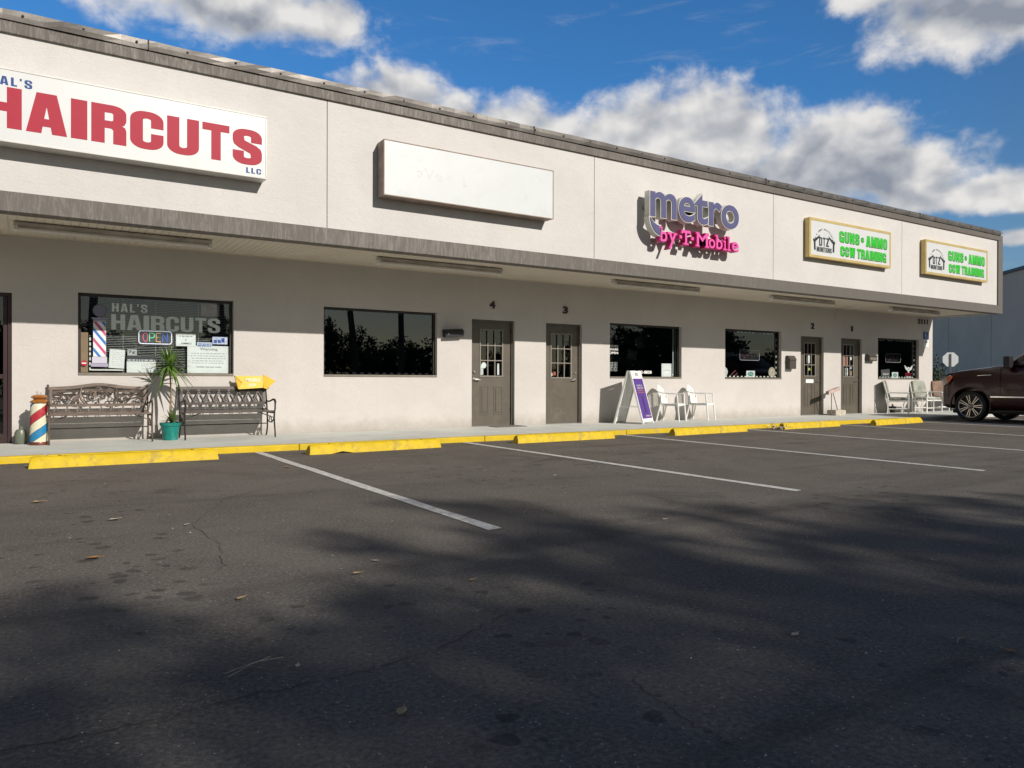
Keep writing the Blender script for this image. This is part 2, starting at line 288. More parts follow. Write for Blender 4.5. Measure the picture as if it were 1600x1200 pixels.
# ------------------------------------------------------------------ mesh helpers
class MB:
    """collects shapes into one mesh"""
    def __init__(s): s.v = []; s.f = []; s.mi = []
    def add(s, vs, fs, mi=0):
        o = len(s.v); s.v += [tuple(p) for p in vs]; s.f += [tuple(i + o for i in f) for f in fs]; s.mi += [mi] * len(fs); return s
    def box(s, x0, x1, y0, y1, z0, z1, mi=0):
        vs = [(x0, y0, z0), (x1, y0, z0), (x1, y1, z0), (x0, y1, z0), (x0, y0, z1), (x1, y0, z1), (x1, y1, z1), (x0, y1, z1)]
        return s.add(vs, [(3, 2, 1, 0), (4, 5, 6, 7), (0, 1, 5, 4), (1, 2, 6, 5), (2, 3, 7, 6), (3, 0, 4, 7)], mi)
    def bar(s, p, q, w=0.02, t=None, upv=(0, 0, 1), mi=0):
        t = w if t is None else t
        p = Vector(p); q = Vector(q); d = (q - p).normalized(); u = Vector(upv)
        if abs(d.dot(u)) > 0.98: u = Vector((0, 1, 0))
        a = d.cross(u).normalized() * (w / 2); c = a.cross(d).normalized() * (t / 2)
        vs = [p - a - c, p + a - c, p + a + c, p - a + c, q - a - c, q + a - c, q + a + c, q - a + c]
        return s.add(vs, [(3, 2, 1, 0), (4, 5, 6, 7), (0, 1, 5, 4), (1, 2, 6, 5), (2, 3, 7, 6), (3, 0, 4, 7)], mi)
    def tube(s, pts, r, n=8, mi=0, cap=True):
        pts = [Vector(p) for p in pts]; rr = r if isinstance(r, (list, tuple)) else [r] * len(pts)
        rings = []; prev = None
        for i, p in enumerate(pts):
            d = (pts[min(i + 1, len(pts) - 1)] - pts[max(i - 1, 0)])
            d = d.normalized() if d.length > 1e-9 else Vector((0, 0, 1))
            if prev is None:
                u = Vector((0, 0, 1)) if abs(d.z) < 0.9 else Vector((1, 0, 0)); a = d.cross(u).normalized()
            else: a = (prev - d * prev.dot(d)).normalized()
            prev = a; b = d.cross(a)
            rings.append([p + (a * math.cos(2 * PI * k / n) + b * math.sin(2 * PI * k / n)) * rr[i] for k in range(n)])
        vs = [q for r_ in rings for q in r_]; fs = []
        for i in range(len(rings) - 1):
            for k in range(n):
                a_, b_ = i * n + k, i * n + (k + 1) % n
                fs.append((a_, b_, b_ + n, a_ + n))
        if cap:
            fs.append(tuple(range(n - 1, -1, -1))); fs.append(tuple((len(rings) - 1) * n + k for k in range(n)))
        return s.add(vs, fs, mi)
    def lathe(s, prof, c=(0, 0, 0), n=24, mi=0, axis='Z', cap=True):
        vs = []; fs = []
        for (r, z) in prof:
            for k in range(n):
                a = 2 * PI * k / n
                p = (r * math.cos(a), r * math.sin(a), z)
                if axis == 'X': p = (z, r * math.cos(a), r * math.sin(a))
                if axis == 'Y': p = (r * math.cos(a), z, r * math.sin(a))
                vs.append((c[0] + p[0], c[1] + p[1], c[2] + p[2]))
        for i in range(len(prof) - 1):
            for k in range(n):
                a_, b_ = i * n + k, i * n + (k + 1) % n
                fs.append((a_, b_, b_ + n, a_ + n))
        if cap and prof[0][0] > 1e-6: fs.append(tuple(range(n - 1, -1, -1)))
        if cap and prof[-1][0] > 1e-6: fs.append(tuple((len(prof) - 1) * n + k for k in range(n)))
        return s.add(vs, fs, mi)
    def prism(s, poly, y0, y1, mi=0):
        """poly in x,z extruded from y0 to y1"""
        n = len(poly)
        vs = [(x, y0, z) for x, z in poly] + [(x, y1, z) for x, z in poly]
        fs = [tuple(range(n)), tuple(range(2 * n - 1, n - 1, -1))] + [(i, i + n, (i + 1) % n + n, (i + 1) % n) for i in range(n)]
        return s.add(vs, fs, mi)
    def prismx(s, poly, x0, x1, mi=0):
        """poly in y,z extruded along x"""
        n = len(poly)
        vs = [(x0, y, z) for y, z in poly] + [(x1, y, z) for y, z in poly]
        fs = [tuple(range(n)), tuple(range(2 * n - 1, n - 1, -1))] + [(i, i + n, (i + 1) % n + n, (i + 1) % n) for i in range(n)]
        return s.add(vs, fs, mi)
    def mesh(s, name, mats, smooth=False):
        me = bpy.data.meshes.new(name); me.from_pydata(s.v, [], s.f)
        for mm in (mats if isinstance(mats, (list, tuple)) else [mats]): me.materials.append(mm)
        if any(s.mi): me.polygons.foreach_set('material_index', s.mi)
        bm = bmesh.new(); bm.from_mesh(me); bmesh.ops.recalc_face_normals(bm, faces=bm.faces); bm.to_mesh(me); bm.free()
        if smooth:
            for p in me.polygons: p.use_smooth = True
        me.update(); return me
    def build(s, name, mats, parent=None, loc=(0, 0, 0), rot=None, smooth=False, bevel=0.0, seg=2, auto=False):
        o = bpy.data.objects.new(name, s.mesh(name, mats, smooth or auto)); COL.objects.link(o)
        o.location = loc
        if rot: o.rotation_euler = rot
        if parent: o.parent = parent
        if bevel > 0:
            md = o.modifiers.new('bevel', 'BEVEL'); md.width = bevel; md.segments = seg; md.limit_method = 'ANGLE'; md.angle_limit = R(35); md.harden_normals = False
        if auto: sharp(o.data)
        return o
def _pane(s, name, m_, parent):
    me = bpy.data.meshes.new(name); me.from_pydata(s.v, [], s.f); me.materials.append(m_); me.update()
    o = bpy.data.objects.new(name, me); COL.objects.link(o); o.parent = parent; return o
MB.pane = _pane
def sharp(me, ang=40):
    bm = bmesh.new(); bm.from_mesh(me)
    for e in bm.edges:
        if len(e.link_faces) == 2: e.smooth = e.calc_face_angle(0) < R(ang)
        else: e.smooth = False
    bm.to_mesh(me); bm.free()

def tag(o, label=None, cat=None, group=None, kind=None):
    if label: o['label'] = label
    if cat: o['category'] = cat
    if group: o['group'] = group
    if kind: o['kind'] = kind
    return o
def thing(name, label, cat, loc=(0, 0, 0), rz=0.0, group=None):
    o = bpy.data.objects.new(name, None); COL.objects.link(o); o.location = loc; o.rotation_euler = (0, 0, rz); o.empty_display_size = 0.1
    return tag(o, label, cat, group)
def structure(o): return tag(o, kind='structure')
def dup(root, loc, rz=0.0, label=None, group=None):
    r = root.copy(); COL.objects.link(r); r.location = loc; r.rotation_euler = (0, 0, rz)
    if label: r['label'] = label
    if group: r['group'] = group
    for ch in list(root.children):
        c = ch.copy(); COL.objects.link(c); c.parent = r
        for g in ch.children:
            d = g.copy(); COL.objects.link(d); d.parent = c
    return r

# ---- text: real letter meshes fitted to a box; faces -y (towards the street)
def text_mesh(name, s, x0, x1, z0, z1, y, ext=0.001, off=0.0, m_=None, keep=False, res=4, spacing=1.0):
    """letters fitted so that their plain outline fills x0..x1, z0..z1; off thickens every stroke"""
    def make(o_):
        cu = bpy.data.curves.new('t', 'FONT'); cu.body = s; cu.size = 1.0; cu.offset = o_; cu.extrude = 0.5; cu.resolution_u = res; cu.space_character = spacing
        ob = bpy.data.objects.new('t', cu); COL.objects.link(ob)
        dg = bpy.context.evaluated_depsgraph_get(); dg.update()
        me = bpy.data.meshes.new_from_object(ob.evaluated_get(dg)); 
        bpy.data.objects.remove(ob); bpy.data.curves.remove(cu)
        return me
    ref = make(off) if not keep else make(keep if keep is not True else 0.0)
    n = len(ref.vertices); a = np.empty(n * 3); ref.vertices.foreach_get('co', a); a = a.reshape(-1, 3)
    mn = a.min(0); mx = a.max(0)
    if keep is False: me = ref
    else: me = make(off)
    n = len(me.vertices); a = np.empty(n * 3); me.vertices.foreach_get('co', a); a = a.reshape(-1, 3)
    sx = (x1 - x0) / (mx[0] - mn[0]); sz = (z1 - z0) / (mx[1] - mn[1])
    out = np.stack([x0 + (a[:, 0] - mn[0]) * sx, y - (a[:, 2]) * ext, z0 + (a[:, 1] - mn[1]) * sz], 1)
    me.vertices.foreach_set('co', out.ravel()); me.name = name
    me.materials.clear()
    if m_: me.materials.append(m_)
    me.update()
    return me
def text(name, s, x0, x1, z0, z1, y, m_, parent=None, **kw):
    me = text_mesh(name, s, x0, x1, z0, z1, y, m_=m_, **kw)
    o = bpy.data.objects.new(name, me); COL.objects.link(o)
    if parent: o.parent = parent
    return o
def join_meshes(name, mes, parent=None):
    bm = bmesh.new(); mats = []
    for me in mes:
        k = len(bm.faces); bm.from_mesh(me); bm.faces.ensure_lookup_table()
        mt = me.materials[0]
        if mt not in mats: mats.append(mt)
        for f in bm.faces[k:]: f.material_index = mats.index(mt)
    out = bpy.data.meshes.new(name); bm.to_mesh(out); bm.free()
    for mt in mats: out.materials.append(mt)
    o = bpy.data.objects.new(name, out); COL.objects.link(o)
    if parent: o.parent = parent
    return o

# ================================================================== THE SETTING
M_GRASS = mat('rough_grass', (0.07, 0.085, 0.035), 0.9, var=0.4, vs=3, bump=0.6, bs=25)
structure(MB().add([(-300, -300, -0.03), (300, -300, -0.03), (300, 300, -0.03), (-300, 300, -0.03)], [(0, 1, 2, 3)]).build('ground', M_GRASS))
structure(MB().add([(-70, -42, 0), (120, -42, 0), (120, 70, 0), (-70, 70, 0)], [(0, 1, 2, 3)]).build('parking_lot', M_ASPH))
structure(MB().box(-12, 26.5, -2.14, 0.0, -0.02, 0.08).build('sidewalk', M_CONC, bevel=0.008))
# narrow brighter strip of worn paint along the walk edge
mb = MB()
rk = random.Random(3)
xs = -12.0
while xs < 18.3:
    x2 = min(18.6, xs + 3.05)
    mb.box(xs + 0.003, x2 - 0.003, -2.27, -2.143, -0.02, 0.084)
    xs = x2
    if x2 >= 18.6: break
structure(mb.build('kerb', M_YEL, bevel=0.015, seg=3))
mb = MB()
for (xa, xb, ye) in [(2.67, 2.605, -8.63), (5.90, 5.84, -8.57), (9.21, 8.94, -8.68), (12.56, 12.02, -8.6), (15.78, 15.30, -8.6), (18.60, 18.20, -8.6), (-0.62, -0.66, -8.6), (22.4, 22.0, -8.6), (25.6, 25.3, -8.6)]:
    n = 14; vs = []
    for i in range(n + 1):
        t = i / n; x = xa + (xb - xa) * t + rk.uniform(-.006, .006); y = -2.33 + (ye + 2.33) * t
        hw = 0.054 + rk.uniform(-.004, .004)
        vs += [(x - hw, y, 0.004), (x + hw, y + 0.02, 0.004)]
    mb.add(vs, [(2 * i, 2 * i + 2, 2 * i + 3, 2 * i + 1) for i in range(n)])
structure(mb.build('road_marking', M_LINE))
M_BLUE = mat('blue_marking_paint', (0.03, 0.06, 0.22), 0.7, var=0.2, vs=9)
structure(MB().add([(19.0, -2.9, 0.004), (19.12, -2.9, 0.004), (19.0, -8.6, 0.004), (18.88, -8.6, 0.004)], [(0, 3, 2, 1)]).build('road_marking', M_BLUE))
# tar filled cracks
def crack(pts, wd=0.008, seed=0):
    r = random.Random(seed); P = []
    for i in range(len(pts) - 1):
        for k in range(14):
            t = k / 14; P.append((pts[i][0] * (1 - t) + pts[i + 1][0] * t + r.gauss(0, .007), pts[i][1] * (1 - t) + pts[i + 1][1] * t + r.gauss(0, .009)))
    P.append(pts[-1]); vs = []
    for i, (x, y) in enumerate(P):
        a = P[max(0, i - 1)]; b = P[min(len(P) - 1, i + 1)]; dx, dy = b[0] - a[0], b[1] - a[1]; L = math.hypot(dx, dy) or 1
        hw = wd * (0.25 + 0.75 * r.random()) / 2
        vs += [(x - dy / L * hw, y + dx / L * hw, 0.003), (x + dy / L * hw, y - dx / L * hw, 0.003)]
    return vs, [(2 * i, 2 * i + 1, 2 * i + 3, 2 * i + 2) for i in range(len(P) - 1)]
mb = MB()
mb.add(*crack([(-0.5, -10.47), (-0.06, -10.48), (0.32, -10.49), (0.56, -10.46), (0.91, -10.47), (1.25, -10.42), (1.7, -10.2)], 0.006, 1))
mb.add(*crack([(1.66, -11.0), (1.61, -11.33), (1.60, -11.49)], 0.004, 2))
mb.add(*crack([(1.4, -6.3), (0.95, -7.39), (0.97, -8.11), (0.86, -8.78)], 0.0045, 3))
mb.add(*crack([(1.4, -6.3), (2.2, -5.6), (3.4, -5.5), (5.0, -5.0)], 0.007, 4))
mb.add(*crack([(7.0, -4.5), (8.5, -5.6), (9.3, -7.6), (9.0, -9.5)], 0.008, 5))
mb.add(*crack([(12.4, -4.0), (13.4, -6.4), (15.5, -7.2), (18, -7.4)], 0.01, 6))
structure(mb.build('pavement_crack', mat('crack_tar', (0.022, 0.021, 0.021), 0.9)))

# ---------------------------------------------------------------- far grey building on the right, turned 40 degrees
M_GREYB = mat('grey_block_wall', (0.64, 0.46, 0.34), 0.85, var=0.06, vs=0.4, bump=0.3, bs=12)
far = thing('warehouse_building', 'large plain dark grey building behind the parked vehicle, far right', 'building', (0, 0, 0))
DV = Vector((0.647, 0.763, 0)); NV = Vector((-0.763, 0.647, 0))
FC = Vector((59.7, 14.1, 0))   # near end of the wall we see
def fpt(a, b, z): return FC + DV * a - NV * b + Vector((0, 0, z))
def fbox(a0, a1, b0, b1, z0, z1, name, m_):
    vs = [fpt(a0, b0, z0), fpt(a1, b0, z0), fpt(a1, b1, z0), fpt(a0, b1, z0), fpt(a0, b0, z1), fpt(a1, b0, z1), fpt(a1, b1, z1), fpt(a0, b1, z1)]
    return MB().add(vs, [(3, 2, 1, 0), (4, 5, 6, 7), (0, 1, 5, 4), (1, 2, 6, 5), (2, 3, 7, 6), (3, 0, 4, 7)]).build(name, m_, far)
ZF = 8.8
fbox(-6, 45, 0, 20, 0, ZF, 'wall', M_GREYB)
fbox(-6.1, 45.1, -0.12, 20.1, ZF, ZF + 0.22, 'parapet', mat('dark_trim', (0.03, 0.035, 0.045), 0.5))
for a in (-4.5, 1.4, 8.6, 15.8, 23, 31):
    vs = [fpt(a, -0.012, 0), fpt(a + 0.05, -0.012, 0), fpt(a + 0.05, -0.012, ZF), fpt(a, -0.012, ZF), fpt(a, 0.01, 0), fpt(a + 0.05, 0.01, 0), fpt(a + 0.05, 0.01, ZF), fpt(a, 0.01, ZF)]
    MB().add(vs, [(0, 1, 2, 3), (4, 7, 6, 5), (0, 4, 5, 1), (1, 5, 6, 2), (2, 6, 7, 3), (3, 7, 4, 0)]).build('wall_joint', mat('joint_grey', (0.38, 0.30, 0.24), 0.8), far)

# ================================================================== THE STRIP MALL
B = thing('strip_mall_building', 'long single storey cream stucco strip mall with grey trimmed overhanging fascia', 'building')
XL, XR = -12.0, 24.08
OPEN = [(-1.3, -0.17, 0.08, 2.22), (0.645, 2.86, 1.055, 2.285), (4.37, 6.585, 1.055, 2.285), (7.345, 8.345, 0.08, 2.205), (9.125, 10.075, 0.08, 2.205),
        (10.855, 13.06, 1.055, 2.285), (14.56, 16.715, 1.055, 2.31), (17.515, 18.515, 0.08, 2.225), (19.305, 20.315, 0.08, 2.225), (21.1, 23.305, 1.07, 2.30)]
def wall_with_holes(mb, x0, x1, z0, z1, holes, y, dep):
    xs = sorted({x0, x1} | {h[0] for h in holes} | {h[1] for h in holes}); zs = sorted({z0, z1} | {h[2] for h in holes} | {h[3] for h in holes})
    for i in range(len(xs) - 1):
        for k in range(len(zs) - 1):
            cx, cz = (xs[i] + xs[i + 1]) / 2, (zs[k] + zs[k + 1]) / 2
            if any(h[0] < cx < h[1] and h[2] < cz < h[3] for h in holes): continue
            mb.add([(xs[i], y, zs[k]), (xs[i + 1], y, zs[k]), (xs[i + 1], y, zs[k + 1]), (xs[i], y, zs[k + 1])], [(0, 1, 2, 3)])
    for (a, b, c, d) in holes:
        mb.add([(a, y, c), (b, y, c), (b, y, d), (a, y, d), (a, y + dep, c), (b, y + dep, c), (b, y + dep, d), (a, y + dep, d)],
               [(0, 4, 5, 1), (1, 5, 6, 2), (2, 6, 7, 3), (3, 7, 4, 0)])
mb = MB(); wall_with_holes(mb, XL, XR, 0.0, 3.04, OPEN, 0.0, 0.22)
# right side wall, rear and the roof slab
mb.add([(XR, 0, 0), (XR, 14, 0), (XR, 14, 5.3), (XR, 0, 5.3), (XL, 14, 0), (XL, 14, 5.3), (XL, 0, 0), (XL, 0, 5.3)], [(0, 1, 2, 3), (1, 4, 5, 2), (4, 6, 7, 5)])
mb.build('wall', M_WALL, B)
MB().box(XL, XR - 0.02, -1.9, 13.9, 5.18, 5.26).build('roof', mat('roof_membrane', (0.3, 0.3, 0.29), 0.9), B)
# interior shell behind the glass
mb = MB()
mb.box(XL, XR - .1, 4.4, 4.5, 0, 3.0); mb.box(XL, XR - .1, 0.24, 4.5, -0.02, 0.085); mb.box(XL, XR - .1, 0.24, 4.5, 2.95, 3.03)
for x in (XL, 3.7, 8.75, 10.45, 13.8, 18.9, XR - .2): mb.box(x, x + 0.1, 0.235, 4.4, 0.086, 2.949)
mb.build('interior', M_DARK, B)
# fascia panels with control joints
XJ = [-11.41, -6.36, -1.31, 3.74, 8.79, 13.83, 18.87, 23.82]
XJ[0] = XL
for i in range(len(XJ) - 1):
    MB().box(XJ[i] + 0.006, XJ[i + 1] - 0.006, -1.995, -1.86, 3.18, 5.16).build('fascia_panel', M_FASC, B)
MB().box(XL, XR - .03, -1.98, -1.90, 3.06, 5.17).build('fascia_backing', mat('joint_backing', (0.20, 0.175, 0.15), 0.9), B)  # dark backing board, showing through the joints between panels
MB().box(XL, XR, -2.035, -1.80, 2.995, 3.235).build('lower_fascia_trim', M_BAND, B, bevel=0.006)
MB().box(XL, XR, -2.03, -1.85, 5.125, 5.275).build('upper_fascia_trim', M_BANDT, B, bevel=0.006)
MB().box(XR - 0.262, XR + 0.002, -2.032, -1.86, 3.236, 5.124).build('corner_trim', M_BAND, B, bevel=0.004)
MB().box(XR - 0.02, XR + 0.01, -1.858, -0.02, 3.0, 5.274).build('canopy_end_panel', M_FASC, B)
# dented metal coping with fasteners
mb = MB(); r = random.Random(5); x = XL; vs = []; n = 0
while x < XR + 0.02:
    j = r.uniform(-.006, .006)
    top = 5.398 + r.uniform(-.005, .006)
    vs += [(x, -2.052 + j, 5.272), (x, -2.060 + 1.6 * j, 5.33), (x, -2.045 + j * .5, top), (x, -1.80, top + .01), (x, -1.80, 5.272)]
    n += 1; x += 0.21
for i in range(n - 1):
    for k in range(4): mb.add([vs[i * 5 + k], vs[i * 5 + k + 1], vs[i * 5 + 5 + k + 1], vs[i * 5 + 5 + k]], [(0, 1, 2, 3)])
lastv = vs[-5:]; mb.add(lastv, [(0, 1, 2, 3, 4)])
cop = mb.build('roof_coping', M_COPE, B)
def share(name, me, parent, loc):
    o = bpy.data.objects.new(name, me); COL.objects.link(o); o.parent = parent; o.location = loc; return o
fme = MB().lathe([(0.0, -0.012), (0.013, -0.010), (0.016, 0.0)], (0, 0, 0), 8, axis='Y').mesh('coping_fastener', mat('rusty_screw', (0.03, 0.025, 0.022), 0.7))
x = XL + 0.2
while x < XR - .1:
    if x > -2: share('coping_fastener', fme, cop, (x, -2.062, 5.345 + r.uniform(-.006, .006)))
    x += 0.62 + r.uniform(-.03, .03)
for x in (1.33, 7.4, 13.5, 19.6): MB().box(x, x + 0.012, -2.064, -1.9, 5.276, 5.404).build('coping_joint', MATS['rusty_screw'], cop)
# soffit: vinyl strips running front to back
mb = MB(); x = XL
while x < XR - .03:
    x2 = min(x + 0.10, XR - 0.03); mb.box(x + 0.003, x2 - 0.003, -1.80, -0.003, 3.052, 3.062); x = x2
mb.box(XL, XR - .03, -1.80, -0.004, 3.064, 3.08)
mb.box(XL, XR - .03, -1.799, -1.765, 3.036, 3.0515); mb.box(XL, XR - .03, -0.035, -0.0035, 3.036, 3.0515)
mb.build('soffit', M_SOFFIT, B)

# ---------------------------------------------------------------- windows
LMH = MB().box(-.033, .033, -.004, .004, -.012, .012).mesh('light_module', M_WHITE); LMV = MB().box(-.010, .010, -.004, .004, -.03, .03).mesh('light_module', M_WHITE)
def add_window(hole, glass, strip=False, labelled=None):
    a, b, c, d = hole
    f = MB(); t = 0.042
    f.box(a, b, 0.085, 0.155, d - t, d); f.box(a, a + t, 0.085, 0.155, c + t, d - t); f.box(b - t, b, 0.085, 0.155, c + t, d - t)
    wn = f.build('window', M_BRONZE, B)
    if labelled: wn['label'] = labelled
    MB().box(a + .002, b - .002, -0.012, 0.155, c + .001, c + t * 0.9).build('sill', M_BRONZE2, wn, bevel=0.003)
    MB().add([(a + t, 0.117, c + t * .9), (b - t, 0.117, c + t * .9), (b - t, 0.117, d - t), (a + t, 0.117, d - t)], [(0, 1, 2, 3)]).pane('pane', glass, wn)
    if strip:
        r = random.Random(int(a * 10)); k = 0.145; x = a + t + 0.10
        while x < b - t - 0.06:
            share('light_module', LMH, wn, (x + .033, .126, c + t + 0.024))
            if r.random() < 0.8: share('light_module', LMH, wn, (x + .033, .126, d - t - 0.022))
            x += k
        z = c + t + 0.09
        while z < d - t - 0.08:
            share('light_module', LMV, wn, (a + t + .020, .126, z + .03)); share('light_module', LMV, wn, (b - t - .020, .126, z + .03)); z += k
    return wn
W1 = add_window(OPEN[1], M_GLASS, labelled='barber shop window with vinyl lettering and posters')
W2 = add_window(OPEN[2], M_TINT, True, 'blank dark tinted window with white light modules round its edge')
W3 = add_window(OPEN[5], M_GLASS, False, 'dark window with phone number and opening hours lettering')
W4 = add_window(OPEN[6], M_GLASS, True, 'window with round stickers and unlit sign')
W5 = add_window(OPEN[9], M_GLASS, True, 'rightmost window with winged skull sticker')

# ---------------------------------------------------------------- doors
def add_door(hole, handle_left, panels, glz, lab):
    a, b, c, d = hole
    dr = MB()
    y0 = 0.10; gx0, gx1, gz0, gz1 = glz
    t = 0.035
    L0, L1 = a + t, b - t; Z0, Z1 = c + 0.012, d - t
    # slab with an opening for the glazing
    pts = [(L0, gx0), (gx0, gx1), (gx1, L1)]
    dr.box(L0, gx0, y0, y0 + .045, Z0, Z1); dr.box(gx1, L1, y0, y0 + .045, Z0, Z1)
    dr.box(gx0, gx1, y0 + .0005, y0 + .0445, Z0, gz0); dr.box(gx0, gx1, y0 + .0005, y0 + .0445, gz1, Z1)
    o = dr.build('door', M_DOOR, B); o['label'] = lab
    fr = MB(); fr.box(a, a + t, 0.06, 0.16, c, d - t); fr.box(b - t, b, 0.06, 0.16, c, d - t); fr.box(a, b, 0.06, 0.16, d - t, d)
    fr.build('door_frame', M_DOOR, o, bevel=0.003)
    g = MB(); q = 0.025
    g.box(gx0 - q, gx1 + q, y0 - .014, y0 - .001, gz0 - q, gz0); g.box(gx0 - q, gx1 + q, y0 - .014, y0 - .001, gz1, gz1 + q)
    g.box(gx0 - q, gx0, y0 - .014, y0 - .001, gz0, gz1); g.box(gx1, gx1 + q, y0 - .014, y0 - .001, gz0, gz1)
    w3, h3 = (gx1 - gx0) / 3, (gz1 - gz0) / 3
    for k in (1, 2):
        g.box(gx0 + k * w3 - .009, gx0 + k * w3 + .009, y0 - .010, y0 + .012, gz0, gz1)
        g.box(gx0, gx1, y0 - .012, y0 + .011, gz0 + k * h3 - .009, gz0 + k * h3 + .009)
    g.build('glazing_bars', mat('glazing_bar_paint', (0.22, 0.20, 0.17), 0.5), o)
    MB().add([(gx0, y0 + .020, gz0), (gx1, y0 + .020, gz0), (gx1, y0 + .020, gz1), (gx0, y0 + .020, gz1)], [(0, 1, 2, 3)]).pane('pane', M_GLASS, o)
    if panels:
        mid = (gx0 + gx1) / 2
        for (px0, px1) in ((gx0 - .01, mid - .06), (mid + .06, gx1 + .01)):
            p = MB(); zz0, zz1 = 0.31, gz0 - 0.21
            p.box(px0, px1, y0 - .007, y0 - .001, zz0, zz0 + .02); p.box(px0, px1, y0 - .007, y0 - .001, zz1 - .02, zz1)
            p.box(px0, px0 + .02, y0 - .007, y0 - .001, zz0 + .02, zz1 - .02); p.box(px1 - .02, px1, y0 - .007, y0 - .001, zz0 + .02, zz1 - .02)
            p.box(px0 + .045, px1 - .045, y0 - .009, y0 - .001, zz0 + .045, zz1 - .045)
            p.build('raised_panel', M_DOOR, o, bevel=0.004)
    hx = (L0 + 0.07) if handle_left else (L1 - 0.07); s = 1 if handle_left else -1
    h = MB(); h.lathe([(0.0, -.012), (0.034, -.010), (0.036, 0.0)], (hx, y0 - .001, 1.02), 16, axis='Y')
    h.tube([(hx, y0 - .01, 1.02), (hx, y0 - .055, 1.02), (hx + s * .03, y0 - .06, 1.02), (hx + s * .12, y0 - .058, 1.008)], [.011, .011, .011, .008], 8)
    h.build('handle', M_STEEL, o, auto=True)
    k = MB(); k.lathe([(0.0, -.028), (0.022, -.026), (0.032, -.012), (0.034, 0.0)], (hx, y0 - .001, 1.165), 16, axis='Y'); k.build('deadbolt', M_STEEL, o, auto=True)
    MB().box(a + .001, b - .001, 0.02, 0.16, c - .02, c + .010).build('threshold', M_STEEL if False else mat('worn_aluminium', (0.42, 0.42, 0.41), 0.4, 0.7), o)
    xh = (b - t - .008) if handle_left else (a + t - .008)
    for z in (0.35, 1.1, 1.95): MB().box(xh, xh + .016, y0 - .016, y0 - .001, z, z + .10).build('hinge', M_BRONZE, o)
    return o
D4 = add_door(OPEN[3], True, True, (7.60, 8.10, 1.095, 2.00), 'brown door with two raised panels, below the number 4')
D3 = add_door(OPEN[4], False, False, (9.33, 9.84, 1.07, 1.98), 'plain brown door without raised panels, below the number 3')
D2 = add_door(OPEN[7], False, True, (17.80, 18.26, 1.16, 2.04), 'brown door with white mail slot label, below the number 2')
D1 = add_door(OPEN[8], False, True, (19.56, 20.02, 1.15, 2.04), 'brown door crowded with notices, below the number 1')
# the barber shop's glazed entrance at the left edge
a, b, c, d = OPEN[0]
e = MB(); t = 0.05
e.box(a, a + t, .03, .15, c, d - t); e.box(b - t, b, .03, .15, c, d - t); e.box(a, b, .03, .15, d - t, d); e.box(a + t, b - t, .05, .11, c, c + .12)
e.box(b - t - .055, b - t - .003, .05, .11, c + .12, d - t - .003); e.box(a + t + .003, a + t + .055, .05, .11, c + .12, d - t - .003); e.box(a + t + .055, b - t - .055, .05, .11, 1.0, 1.06)
en = e.build('entrance_door', mat('dark_red_bronze', (0.035, 0.017, 0.017), 0.4, 0.3), B, bevel=0.004); en['label'] = 'dark framed glass door of the barber shop'
MB().add([(a + t + .055, .080, c + .12), (b - t - .055, .080, c + .12), (b - t - .055, .080, d - t), (a + t + .055, .080, d - t)], [(0, 1, 2, 3)]).pane('pane', M_GLASS, en)
MB().tube([(b - .2, .05, .95), (b - .2, -.0, .95), (b - .2, -.0, 1.25), (b - .2, .05, 1.25)], .011, 8).build('handle', M_STEEL, en, auto=True)

